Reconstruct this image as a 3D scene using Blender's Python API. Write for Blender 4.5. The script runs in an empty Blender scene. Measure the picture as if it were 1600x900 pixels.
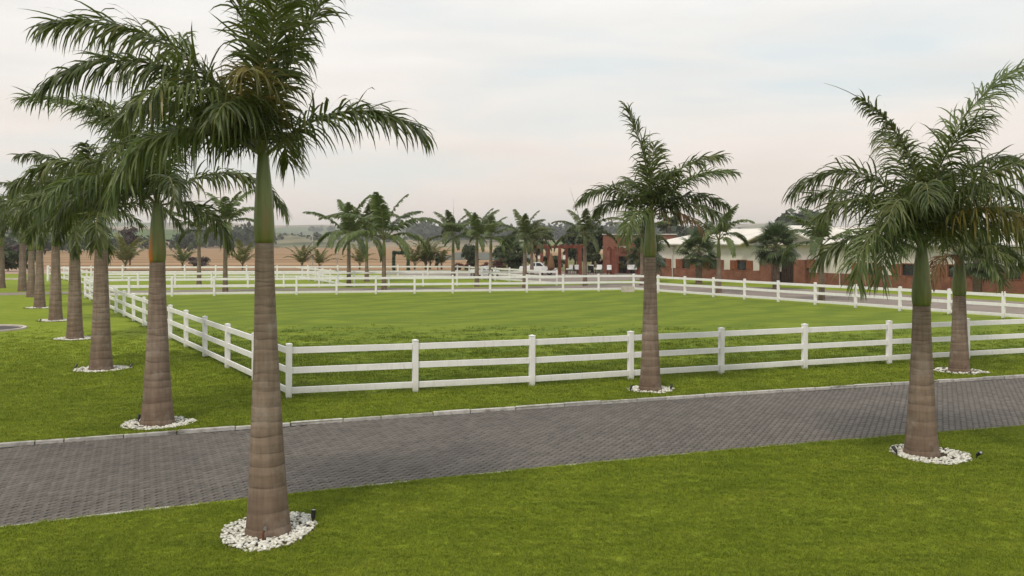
import bpy, math, random
import numpy as np
from mathutils import Vector, Matrix

S = bpy.context.scene
R = math.radians
# ------------------------------------------------------------------ camera, sky, sun, exposure
F, HOR, CAMZ = 1500.0, 377.0, 3.8           # focal length and horizon in photo pixels, eye height in metres
cam_d = bpy.data.cameras.new("camera")
cam = bpy.data.objects.new("camera", cam_d)
S.collection.objects.link(cam)
cam.location = (0, 0, CAMZ)
cam.rotation_euler = (R(90), 0, 0)
cam_d.sensor_width = 36.0
cam_d.lens = 36.0 * F / 1600.0
cam_d.shift_y = -(450 - HOR) / 1600.0
cam_d.clip_start, cam_d.clip_end = 0.1, 20000
S.camera = cam

SUN_EL, SUN_AZ = R(56), R(205)              # azimuth clockwise from +Y: behind the camera, a little to its left
W = bpy.data.worlds.new("World")
S.world = W
W.use_nodes = True


def world_nodes():
    nt = W.node_tree
    nt.nodes.clear()
    N, Lk = nt.nodes.new, nt.links.new
    out = N("ShaderNodeOutputWorld")
    bg = N("ShaderNodeBackground")
    bg.inputs[1].default_value = 0.1
    sky = N("ShaderNodeTexSky")
    sky.sky_type = 'NISHITA'
    sky.sun_disc = False
    sky.sun_elevation = SUN_EL
    sky.sun_rotation = SUN_AZ
    sky.dust_density = 2.0
    tc = N("ShaderNodeTexCoord")
    sep = N("ShaderNodeSeparateXYZ")
    Lk(tc.outputs["Generated"], sep.inputs[0])
    # cloud layer projected on a plane overhead, flattened towards the horizon
    mp = N("ShaderNodeMapping")
    mp.inputs["Scale"].default_value = (1.2, 1.2, 7.0)
    mp.inputs["Location"].default_value = (0.35, 0.1, 0.4)
    Lk(tc.outputs["Generated"], mp.inputs[0])
    n1 = N("ShaderNodeTexNoise")
    n1.inputs["Scale"].default_value = 1.9
    n1.inputs["Detail"].default_value = 5
    n1.inputs["Roughness"].default_value = 0.5
    n1.inputs["Distortion"].default_value = 0.3
    Lk(mp.outputs[0], n1.inputs["Vector"])
    cr = N("ShaderNodeValToRGB")            # how much blue shows through the veil
    cr.color_ramp.elements[0].position = 0.46
    cr.color_ramp.elements[0].color = (0, 0, 0, 1)
    cr.color_ramp.elements[1].position = 0.72
    cr.color_ramp.elements[1].color = (0.6, 0.6, 0.6, 1)
    Lk(n1.outputs["Fac"], cr.inputs[0])
    grad = N("ShaderNodeValToRGB")          # overcast: rosy near the horizon, neutral higher up
    g = grad.color_ramp
    g.elements[0].position = 0.0
    g.elements[0].color = (6.9, 5.95, 5.25, 1)
    g.elements[1].position = 0.30
    g.elements[1].color = (6.85, 6.95, 6.9, 1)
    e = g.elements.new(0.12)
    e.color = (6.95, 6.45, 6.0, 1)
    Lk(sep.outputs["Z"], grad.inputs[0])
    n2 = N("ShaderNodeTexNoise")
    n2.inputs["Scale"].default_value = 4.0
    n2.inputs["Detail"].default_value = 6
    Lk(mp.outputs[0], n2.inputs["Vector"])
    cr2 = N("ShaderNodeMapRange")
    cr2.inputs["From Min"].default_value = 0.3
    cr2.inputs["From Max"].default_value = 0.7
    cr2.inputs["To Min"].default_value = 0.95
    cr2.inputs["To Max"].default_value = 1.05
    Lk(n2.outputs["Fac"], cr2.inputs[0])
    sc = N("ShaderNodeVectorMath")
    sc.operation = 'SCALE'
    Lk(grad.outputs[0], sc.inputs[0])
    Lk(cr2.outputs[0], sc.inputs["Scale"])
    # thin blue: the physical sky lifted by the bright veil in front of it
    mixb = N("ShaderNodeMix")
    mixb.data_type = 'RGBA'
    mixb.inputs["Factor"].default_value = 0.75
    Lk(sky.outputs[0], mixb.inputs["A"])
    mixb.inputs["B"].default_value = (5.2, 6.3, 6.5, 1)
    mix = N("ShaderNodeMix")
    mix.data_type = 'RGBA'
    Lk(cr.outputs[0], mix.inputs["Factor"])
    Lk(sc.outputs[0], mix.inputs["A"])
    Lk(mixb.outputs["Result"], mix.inputs["B"])
    Lk(mix.outputs["Result"], bg.inputs[0])
    Lk(bg.outputs[0], out.inputs[0])


world_nodes()
sun_d = bpy.data.lights.new("sun", 'SUN')
sun_d.energy = 1.5
sun_d.angle = R(10)
sun_d.color = (1.0, 0.92, 0.80)
sun = bpy.data.objects.new("sun", sun_d)
S.collection.objects.link(sun)
sun.rotation_euler = Vector((math.sin(SUN_AZ) * math.cos(SUN_EL), math.cos(SUN_AZ) * math.cos(SUN_EL),
                             math.sin(SUN_EL))).to_track_quat('Z', 'Y').to_euler()
S.view_settings.view_transform = 'Standard'
S.view_settings.look = 'None'
S.view_settings.exposure = 0.47
S.view_settings.gamma = 1.0
S.render.film_transparent = False

COL = S.collection
rng = random.Random(7)


def G(u, v):                                # ground point (x, y) that the photo shows at pixel u, v
    y = F * CAMZ / (v - HOR)
    return (u - 800) / F * y, y


def HT(v, y):                               # height of something seen at row v and distance y
    return CAMZ - (v - HOR) * y / F


# ------------------------------------------------------------------ object helpers
def tag(o, label=None, cat=None, group=None, kind=None):
    if label: o["label"] = label
    if cat: o["category"] = cat
    if group: o["group"] = group
    if kind: o["kind"] = kind
    return o


def empty(name, loc=(0, 0, 0), rz=0.0, label=None, cat=None, group=None):
    o = bpy.data.objects.new(name, None)
    COL.objects.link(o)
    o.location = loc
    o.rotation_euler = (0, 0, rz)
    o.empty_display_size = 0.2
    return tag(o, label, cat, group)


def inst(name, me, parent=None, loc=(0, 0, 0), rot=(0, 0, 0), sc=(1, 1, 1)):
    o = bpy.data.objects.new(name, me)
    COL.objects.link(o)
    o.location, o.rotation_euler, o.scale = loc, rot, sc
    if parent: o.parent = parent
    return o


def copy_tree(o, parent=None):
    c = o.copy()
    COL.objects.link(c)
    if parent: c.parent = parent
    for ch in list(o.children):
        copy_tree(ch, c)
    return c


def np_mesh(name, V, Fs, mats, mi=None, smooth=False):
    """V (n,3); Fs list of index arrays/lists"""
    me = bpy.data.meshes.new(name)
    me.from_pydata([tuple(v) for v in V], [], [tuple(f) for f in Fs])
    for m in mats: me.materials.append(m)
    if mi is not None: me.polygons.foreach_set("material_index", np.asarray(mi, dtype=np.int32))
    if smooth: me.polygons.foreach_set("use_smooth", np.ones(len(Fs), dtype=bool))
    me.update()
    return me


class MB:
    def __init__(self): self.v, self.f, self.m = [], [], []

    def add(self, vs, fs, mi=0):
        b = len(self.v)
        self.v += [tuple(p) for p in vs]
        self.f += [tuple(i + b for i in f) for f in fs]
        self.m += [mi] * len(fs)

    def box(self, x0, x1, y0, y1, z0, z1, mi=0):
        self.add([(x0, y0, z0), (x1, y0, z0), (x1, y1, z0), (x0, y1, z0), (x0, y0, z1), (x1, y0, z1), (x1, y1, z1), (x0, y1, z1)],
                 [(0, 3, 2, 1), (4, 5, 6, 7), (0, 1, 5, 4), (1, 2, 6, 5), (2, 3, 7, 6), (3, 0, 4, 7)], mi)

    def bbox(self, x0, x1, y0, y1, z0, z1, b=0.01, mi=0):      # box with chamfered vertical and top edges
        xs, ys = (x0, x1), (y0, y1)

        def ring(z, i):
            return [(x0 + b + i, y0 + i, z), (x1 - b - i, y0 + i, z), (x1 - i, y0 + b + i, z), (x1 - i, y1 - b - i, z),
                    (x1 - b - i, y1 - i, z), (x0 + b + i, y1 - i, z), (x0 + i, y1 - b - i, z), (x0 + i, y0 + b + i, z)]
        vs = ring(z0, 0) + ring(z1 - b, 0) + ring(z1, b)
        fs = []
        for k in (0, 8):
            for i in range(8):
                j = (i + 1) % 8
                fs.append((k + i, k + j, k + 8 + j, k + 8 + i))
        fs.append(tuple(range(16, 24)))
        fs.append(tuple(range(7, -1, -1)))
        self.add(vs, fs, mi)

    def tube(self, pts, rad, n=8, mi=0, cap=True):
        pts = [Vector(p) for p in pts]
        vs, fs = [], []
        for i, p in enumerate(pts):
            t = (pts[min(i + 1, len(pts) - 1)] - pts[max(i - 1, 0)]).normalized()
            a = t.orthogonal().normalized() if abs(t.z) < 0.9 else Vector((1, 0, 0))
            a = (a - t * a.dot(t)).normalized()
            b = t.cross(a)
            r = rad[i] if hasattr(rad, '__len__') else rad
            for k in range(n):
                an = 2 * math.pi * k / n
                vs.append(p + a * math.cos(an) * r + b * math.sin(an) * r)
        for i in range(len(pts) - 1):
            for k in range(n):
                k2 = (k + 1) % n
                fs.append((i * n + k, i * n + k2, (i + 1) * n + k2, (i + 1) * n + k))
        if cap:
            fs.append(tuple(range(n - 1, -1, -1)))
            fs.append(tuple(range((len(pts) - 1) * n, len(pts) * n)))
        self.add(vs, fs, mi)

    def lathe(self, prof, n=16, mi=0, cx=0, cy=0):
        vs, fs = [], []
        for r, z in prof:
            for k in range(n):
                an = 2 * math.pi * k / n
                vs.append((cx + r * math.cos(an), cy + r * math.sin(an), z))
        for i in range(len(prof) - 1):
            for k in range(n):
                k2 = (k + 1) % n
                fs.append((i * n + k, i * n + k2, (i + 1) * n + k2, (i + 1) * n + k))
        fs.append(tuple(range((len(prof) - 1) * n, len(prof) * n)))
        fs.append(tuple(range(n - 1, -1, -1)))
        self.add(vs, fs, mi)

    def mesh(self, name, mats, smooth=False):
        if not isinstance(mats, (list, tuple)): mats = [mats]
        return np_mesh(name, self.v, self.f, mats, self.m, smooth)

    def build(self, name, mats, parent=None, loc=(0, 0, 0), rot=(0, 0, 0), smooth=False):
        return inst(name, self.mesh(name, mats, smooth), parent, loc, rot)


# ------------------------------------------------------------------ materials
class NT:
    def __init__(self, name, rough=0.7, spec=0.3):
        self.mat = bpy.data.materials.new(name)
        self.mat.use_nodes = True
        self.nt = self.mat.node_tree
        self.bsdf = self.nt.nodes["Principled BSDF"]
        self.bsdf.inputs["Roughness"].default_value = rough
        self.bsdf.inputs["Specular IOR Level"].default_value = spec
        self.out = self.nt.nodes["Material Output"]

    def n(self, t, **kw):
        nd = self.nt.nodes.new(t)
        for k, v in kw.items():
            if hasattr(nd, k): setattr(nd, k, v)
            else: nd.inputs[k.replace('_', ' ')].default_value = v
        return nd

    def l(self, a, b): self.nt.links.new(a, b)

    def coords(self, kind="Object", scale=(1, 1, 1)):
        if kind == "World":
            src = self.n("ShaderNodeNewGeometry").outputs["Position"]
        else:
            src = self.n("ShaderNodeTexCoord").outputs[kind]
        mp = self.n("ShaderNodeMapping")
        mp.inputs["Scale"].default_value = scale
        self.l(src, mp.inputs[0])
        return mp.outputs[0]

    def noise(self, co, scale, detail=4, rough=0.55, dist=0.0):
        nd = self.n("ShaderNodeTexNoise")
        nd.inputs["Scale"].default_value = scale
        nd.inputs["Detail"].default_value = detail
        nd.inputs["Roughness"].default_value = rough
        nd.inputs["Distortion"].default_value = dist
        self.l(co, nd.inputs["Vector"])
        return nd.outputs["Fac"]

    def ramp(self, fac, stops):
        nd = self.n("ShaderNodeValToRGB")
        cr = nd.color_ramp
        cr.elements[0].position, cr.elements[0].color = stops[0][0], (*stops[0][1], 1)
        cr.elements[1].position, cr.elements[1].color = stops[-1][0], (*stops[-1][1], 1)
        for p, c in stops[1:-1]:
            e = cr.elements.new(p)
            e.color = (*c, 1)
        self.l(fac, nd.inputs[0])
        return nd.outputs[0]

    def mix(self, fac, a, b, mode='MIX'):
        nd = self.n("ShaderNodeMix")
        nd.data_type = 'RGBA'
        nd.blend_type = mode
        for s, x in (("Factor", fac), ("A", a), ("B", b)):
            if isinstance(x, (int, float)): nd.inputs[s].default_value = x
            elif isinstance(x, tuple): nd.inputs[s].default_value = (*x, 1)
            else: self.l(x, nd.inputs[s])
        return nd.outputs["Result"]

    def rnd_island(self): return self.n("ShaderNodeNewGeometry").outputs["Random Per Island"]

    def color(self, c):
        if isinstance(c, tuple): self.bsdf.inputs["Base Color"].default_value = (*c, 1)
        else: self.l(c, self.bsdf.inputs["Base Color"])
        return self

    def bump(self, h, strength=0.4, dist=0.02):
        b = self.n("ShaderNodeBump")
        b.inputs["Strength"].default_value = strength
        b.inputs["Distance"].default_value = dist
        self.l(h, b.inputs["Height"])
        self.l(b.outputs[0], self.bsdf.inputs["Normal"])
        return self


def b3(k): return (k, k, k)


def grass_color(t, paddock=False):
    co = t.coords("World")
    big = t.noise(co, 0.16, 3)
    mid = t.noise(co, 0.9, 5, 0.62)
    cs = t.coords("World", (0.35, 2.2, 1))
    streak = t.noise(cs, 1.3 if not paddock else 0.9, 5, 0.65, 0.6)
    fine = t.noise(co, 14, 4, 0.7)
    base = t.ramp(mid, [(0.28, (0.146, 0.196, 0.012)), (0.5, (0.190, 0.242, 0.016)), (0.74, (0.244, 0.288, 0.028))])
    base = t.mix(t.ramp(big, [(0.35, b3(0.0)), (0.7, b3(0.5))]), base, (0.228, 0.280, 0.026))
    if paddock:
        base = t.mix(1.0, base, (0.86, 0.88, 0.85), 'MULTIPLY')     # a coarser, darker turf
        dark = t.ramp(streak, [(0.36, b3(0.88)), (0.60, b3(0.0))])
        base = t.mix(dark, base, (0.095, 0.138, 0.011))
        lightp = t.ramp(t.noise(t.coords("World", (0.25, 0.9, 1)), 0.8, 4), [(0.5, b3(0)), (0.75, b3(0.6))])
        base = t.mix(lightp, base, (0.215, 0.262, 0.036))
        # mowing lines running diagonally over the far half
        mpn = t.n("ShaderNodeMapping")
        mpn.inputs["Rotation"].default_value = (0, 0, R(38))
        t.l(co, mpn.inputs[0])
        wv = t.n("ShaderNodeTexWave")
        wv.inputs["Scale"].default_value = 0.11
        wv.inputs["Distortion"].default_value = 8
        wv.inputs["Detail"].default_value = 2
        t.l(mpn.outputs[0], wv.inputs["Vector"])
        base = t.mix(t.ramp(wv.outputs["Fac"], [(0.35, b3(0)), (0.95, b3(0.5))]), base, (0.090, 0.138, 0.010))
    else:
        dark = t.ramp(streak, [(0.34, b3(0.55)), (0.52, b3(0.0))])
        base = t.mix(dark, base, (0.118, 0.172, 0.009))
    f = t.ramp(fine, [(0.3, b3(0.74)), (0.7, b3(1.18))])
    return t.mix(1.0, base, f, 'MULTIPLY'), fine


def mk_lawn(name, paddock=False):
    t = NT(name, 0.85, 0.1)
    c, fine = grass_color(t, paddock)
    t.color(c).bump(fine, 0.45, 0.02)
    return t.mat


def mk_blade(name, paddock=False):
    t = NT(name, 0.6, 0.2)
    c, fine = grass_color(t, paddock)
    r = t.n("ShaderNodeObjectInfo").outputs["Random"]
    v = t.ramp(r, [(0, (0.8, 0.82, 0.8)), (0.6, (1.08, 1.06, 1.0)), (0.95, (1.3, 1.2, 1.2))])
    c = t.mix(1.0, c, v, 'MULTIPLY')
    t.color(c)
    tr = t.n("ShaderNodeBsdfTranslucent")
    t.l(c, tr.inputs[0])
    ms = t.n("ShaderNodeMixShader")
    ms.inputs[0].default_value = 0.3
    t.l(t.bsdf.outputs[0], ms.inputs[1])
    t.l(tr.outputs[0], ms.inputs[2])
    t.l(ms.outputs[0], t.out.inputs[0])
    return t.mat


def mk_leaf(name, cols, tr_col, rough=0.40, trans=0.28):
    t = NT(name, rough, 0.38)
    c = t.ramp(t.rnd_island(), cols)
    oi = t.n("ShaderNodeObjectInfo").outputs["Random"]
    c = t.mix(1.0, c, t.ramp(oi, [(0, (0.78, 0.8, 0.8)), (1, (1.25, 1.2, 1.1))]), 'MULTIPLY')
    t.color(c)
    tr = t.n("ShaderNodeBsdfTranslucent")
    tr.inputs[0].default_value = (*tr_col, 1)
    ms = t.n("ShaderNodeMixShader")
    ms.inputs[0].default_value = trans
    t.l(t.bsdf.outputs[0], ms.inputs[1])
    t.l(tr.outputs[0], ms.inputs[2])
    t.l(ms.outputs[0], t.out.inputs[0])
    return t.mat


def mk_plain(name, c, rough=0.6, spec=0.3, var=0.12, scale=3.0, bump=0.0, metal=0.0):
    t = NT(name, rough, spec)
    nz = t.noise(t.coords("Object"), scale, 5, 0.6)
    lo = tuple(x * (1 - var) for x in c)
    hi = tuple(min(1, x * (1 + var)) for x in c)
    t.color(t.ramp(nz, [(0.3, lo), (0.7, hi)]))
    t.bsdf.inputs["Metallic"].default_value = metal
    if bump: t.bump(nz, bump, 0.01)
    return t.mat


def mk_paver():
    t = NT("paver_concrete", 0.72, 0.35)
    r = t.rnd_island()
    oi = t.n("ShaderNodeObjectInfo").outputs["Random"]
    add = t.n("ShaderNodeMath", operation='ADD')
    t.l(r, add.inputs[0])
    t.l(oi, add.inputs[1])
    fr = t.n("ShaderNodeMath", operation='FRACT')
    t.l(add.outputs[0], fr.inputs[0])
    c = t.ramp(fr.outputs[0], [(0, (0.096, 0.083, 0.072)), (0.5, (0.116, 0.101, 0.088)), (1, (0.138, 0.120, 0.105))])
    co = t.coords("World")
    blot = t.noise(co, 0.55, 4, 0.6)
    c = t.mix(1.0, c, t.ramp(blot, [(0.3, (0.86, 0.86, 0.86)), (0.7, (1.14, 1.13, 1.12))]), 'MULTIPLY')
    stain = t.ramp(t.noise(co, 1.1, 5, 0.7), [(0.60, b3(0)), (0.72, b3(0.45))])
    c = t.mix(stain, c, (0.062, 0.054, 0.048))          # oil and tyre marks
    sand = t.ramp(t.noise(t.coords('World', (1, 1, 1)), 0.8, 6, 0.75, 0.5), [(0.58, b3(0)), (0.74, b3(0.4))])
    c = t.mix(sand, c, (0.165, 0.140, 0.115))           # sand swept into the joints
    fine = t.noise(co, 60, 3)
    c = t.mix(1.0, c, t.ramp(fine, [(0.3, b3(0.82)), (0.7, b3(1.15))]), 'MULTIPLY')
    t.color(c).bump(fine, 0.3, 0.004)
    return t.mat


def mk_kerb():
    t = NT("kerb_concrete", 0.85, 0.2)
    co = t.coords("World")
    c = t.ramp(t.noise(co, 5, 6, 0.7), [(0.28, (0.27, 0.25, 0.23)), (0.5, (0.46, 0.44, 0.41)), (0.75, (0.56, 0.54, 0.51))])
    dirt = t.ramp(t.noise(t.coords("World", (1, 1, 3)), 1.6, 4, 0.65), [(0.55, b3(0)), (0.68, b3(0.75))])
    c = t.mix(dirt, c, (0.10, 0.085, 0.07))
    oi = t.n("ShaderNodeObjectInfo").outputs["Random"]
    c = t.mix(1.0, c, t.ramp(oi, [(0, b3(0.75)), (0.4, b3(1.0)), (1, b3(1.1))]), 'MULTIPLY')
    t.color(c).bump(t.noise(co, 40, 3), 0.4, 0.01)
    return t.mat


def mk_white():
    t = NT("white_fence_paint", 0.45, 0.4)
    co = t.coords("World")
    c = t.ramp(t.noise(co, 2.2, 5, 0.65), [(0.3, (0.74, 0.72, 0.72)), (0.6, (0.82, 0.80, 0.80))])
    sp = t.n("ShaderNodeSeparateXYZ")
    t.l(t.n("ShaderNodeNewGeometry").outputs["Position"], sp.inputs[0])
    mr = t.n("ShaderNodeMapRange")
    mr.inputs["From Min"].default_value = 0.0
    mr.inputs["From Max"].default_value = 0.30
    mr.inputs["To Min"].default_value = 0.95
    mr.inputs["To Max"].default_value = 0.0
    t.l(sp.outputs["Z"], mr.inputs[0])
    sm = t.n("ShaderNodeMath", operation='MULTIPLY')
    t.l(mr.outputs[0], sm.inputs[0])
    t.l(t.noise(co, 9, 4), sm.inputs[1])
    c = t.mix(sm.outputs[0], c, (0.30, 0.31, 0.16))      # green and soil splashes at the foot
    stain = t.ramp(t.noise(t.coords("World", (9, 9, 1.2)), 1.5, 4), [(0.55, b3(0)), (0.75, b3(0.4))])
    c = t.mix(stain, c, (0.5, 0.47, 0.43))
    t.color(c)
    return t.mat


def mk_trunk():
    t = NT("palm_trunk_bark", 0.85, 0.15)
    co = t.coords("Object")
    sepz = t.coords("Object", (1.6, 1.6, 5.5))
    rings = t.noise(sepz, 1.0, 5, 0.65, 0.3)
    thin = t.noise(t.coords("Object", (0.9, 0.9, 22)), 1.0, 2, 0.5, 0.2)
    vert = t.noise(t.coords("Object", (7, 7, 0.6)), 1.6, 6, 0.7)
    c = t.ramp(rings, [(0.22, (0.200, 0.146, 0.108)), (0.5, (0.238, 0.178, 0.134)), (0.78, (0.288, 0.222, 0.172))])
    at = t.n("ShaderNodeAttribute")
    at.attribute_name = "scar"
    scm = t.n("ShaderNodeMath", operation='MULTIPLY')
    t.l(at.outputs["Fac"], scm.inputs[0])
    scm.inputs[1].default_value = 0.8
    c = t.mix(scm.outputs[0], c, (0.062, 0.045, 0.036))
    c = t.mix(1.0, c, t.ramp(thin, [(0.25, b3(0.86)), (0.7, b3(1.05))]), 'MULTIPLY')
    c = t.mix(1.0, c, t.ramp(vert, [(0.3, b3(0.70)), (0.7, b3(1.20))]), 'MULTIPLY')
    sp = t.n("ShaderNodeSeparateXYZ")
    t.l(co, sp.inputs[0])
    foot = t.n("ShaderNodeMapRange")                     # old reddish bark low on the stem
    foot.inputs["From Min"].default_value = 0.1
    foot.inputs["From Max"].default_value = 1.5
    foot.inputs["To Min"].default_value = 0.7
    foot.inputs["To Max"].default_value = 0.0
    t.l(sp.outputs["Z"], foot.inputs[0])
    c = t.mix(foot.outputs[0], c, t.mix(1.0, c, (0.60, 0.53, 0.48), 'MULTIPLY'))
    pl = t.ramp(t.noise(co, 3.2, 5, 0.65), [(0.52, b3(0)), (0.70, b3(0.55))])
    c = t.mix(pl, c, (0.30, 0.26, 0.22))                 # lichen
    h = t.n("ShaderNodeMath", operation='ADD')
    t.l(thin, h.inputs[0])
    t.l(vert, h.inputs[1])
    t.color(c).bump(h.outputs[0], 0.35, 0.012)
    return t.mat


def mk_shaft(name, orange=0.0):
    t = NT(name, 0.38, 0.5)
    co = t.coords("Object")
    nz = t.noise(t.coords("Object", (7, 7, 0.8)), 1.5, 4)
    c = t.ramp(nz, [(0.3, (0.075, 0.105, 0.018)), (0.6, (0.135, 0.165, 0.038)), (0.8, (0.175, 0.180, 0.055))])
    br = t.ramp(t.noise(t.coords("Object", (4, 4, 0.7)), 1.2, 4), [(0.56, b3(0)), (0.72, b3(0.75))])
    c = t.mix(br, c, (0.19, 0.10, 0.035))
    if orange:
        sp = t.n("ShaderNodeSeparateXYZ")
        t.l(co, sp.inputs[0])
        mx = t.n("ShaderNodeMapRange")                    # sheath splitting open on its left side
        mx.inputs["From Min"].default_value = -0.01
        mx.inputs["From Max"].default_value = -0.10
        t.l(sp.outputs["X"], mx.inputs[0])
        mz = t.n("ShaderNodeMapRange")
        mz.inputs["From Min"].default_value = 0.75
        mz.inputs["From Max"].default_value = 0.15
        t.l(sp.outputs["Z"], mz.inputs[0])
        mm = t.n("ShaderNodeMath", operation='MULTIPLY')
        t.l(mx.outputs[0], mm.inputs[0])
        t.l(mz.outputs[0], mm.inputs[1])
        c = t.mix(mm.outputs[0], c, (0.52, 0.13, 0.012))
    t.color(c)
    return t.mat


def mk_brick(name, c1, c2, mortar):
    t = NT(name, 0.85, 0.15)
    b = t.n("ShaderNodeTexBrick")
    b.inputs["Scale"].default_value = 4.0
    b.inputs["Color1"].default_value = (*c1, 1)
    b.inputs["Color2"].default_value = (*c2, 1)
    b.inputs["Mortar"].default_value = (*mortar, 1)
    mp = t.n("ShaderNodeMapping")
    mp.inputs["Rotation"].default_value = (R(90), 0, 0)
    t.l(t.n("ShaderNodeTexCoord").outputs["Object"], mp.inputs[0])
    t.l(mp.outputs[0], b.inputs["Vector"])
    nz = t.noise(t.coords("Object"), 0.9, 5, 0.65)
    c = t.mix(1.0, b.outputs["Color"], t.ramp(nz, [(0.3, b3(0.65)), (0.7, b3(1.25))]), 'MULTIPLY')
    t.color(c)
    return t.mat


def mk_roof():
    t = NT("cream_metal_roof", 0.5, 0.3)
    w = t.n("ShaderNodeTexWave")
    w.inputs["Scale"].default_value = 1.6
    t.l(t.coords("Object"), w.inputs["Vector"])
    nz = t.noise(t.coords("Object", (1, 1, 1)), 0.6, 5)
    c = t.ramp(nz, [(0.3, (0.62, 0.57, 0.50)), (0.7, (0.76, 0.71, 0.64))])
    c = t.mix(1.0, c, t.ramp(w.outputs["Fac"], [(0.2, b3(0.9)), (0.7, b3(1.0))]), 'MULTIPLY')
    t.color(c).bump(w.outputs["Fac"], 0.3, 0.05)
    return t.mat


def mk_field(name, a, b, rows=0.2):
    t = NT(name, 0.95, 0.05)
    co = t.coords("World")
    nz = t.noise(t.coords("World", (0.3, 1.0, 1)), 0.04, 5, 0.65)
    c = t.ramp(nz, [(0.3, a), (0.7, b)])
    w = t.n("ShaderNodeTexWave")
    w.bands_direction = 'Y'
    w.inputs["Scale"].default_value = 0.012
    w.inputs["Distortion"].default_value = 1.5
    t.l(co, w.inputs["Vector"])
    c = t.mix(1.0, c, t.ramp(w.outputs["Fac"], [(0.0, b3(1 - rows * 2)), (0.22, b3(1.0)), (1, b3(1 + rows * .4))]), 'MULTIPLY')
    t.color(c)
    return t.mat


def mk_hills():
    t = NT("hill_land", 0.95, 0.05)
    co = t.coords("World", (1, 0.45, 1))
    v = t.n("ShaderNodeTexVoronoi")
    v.inputs["Scale"].default_value = 0.006
    d = t.noise(co, 0.004, 3)
    vm = t.n("ShaderNodeVectorMath", operation='SCALE')
    t.l(co, v.inputs["Vector"])
    sp = t.n("ShaderNodeSeparateColor")
    t.l(v.outputs["Color"], sp.inputs[0])
    c = t.ramp(sp.outputs[0], [(0.0, (0.09, 0.125, 0.05)), (0.28, (0.10, 0.15, 0.045)), (0.42, (0.16, 0.20, 0.07)),
                               (0.6, (0.30, 0.22, 0.15)), (0.78, (0.36, 0.26, 0.19)), (1.0, (0.07, 0.10, 0.045))])
    wood = t.ramp(t.noise(co, 0.011, 6, 0.68), [(0.52, b3(0)), (0.60, b3(0.9))])
    c = t.mix(wood, c, (0.055, 0.075, 0.038))
    c = t.mix(1.0, c, t.ramp(t.noise(co, 0.08, 4), [(0.3, b3(0.8)), (0.7, b3(1.2))]), 'MULTIPLY')
    t.color(c)
    return t.mat


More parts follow.
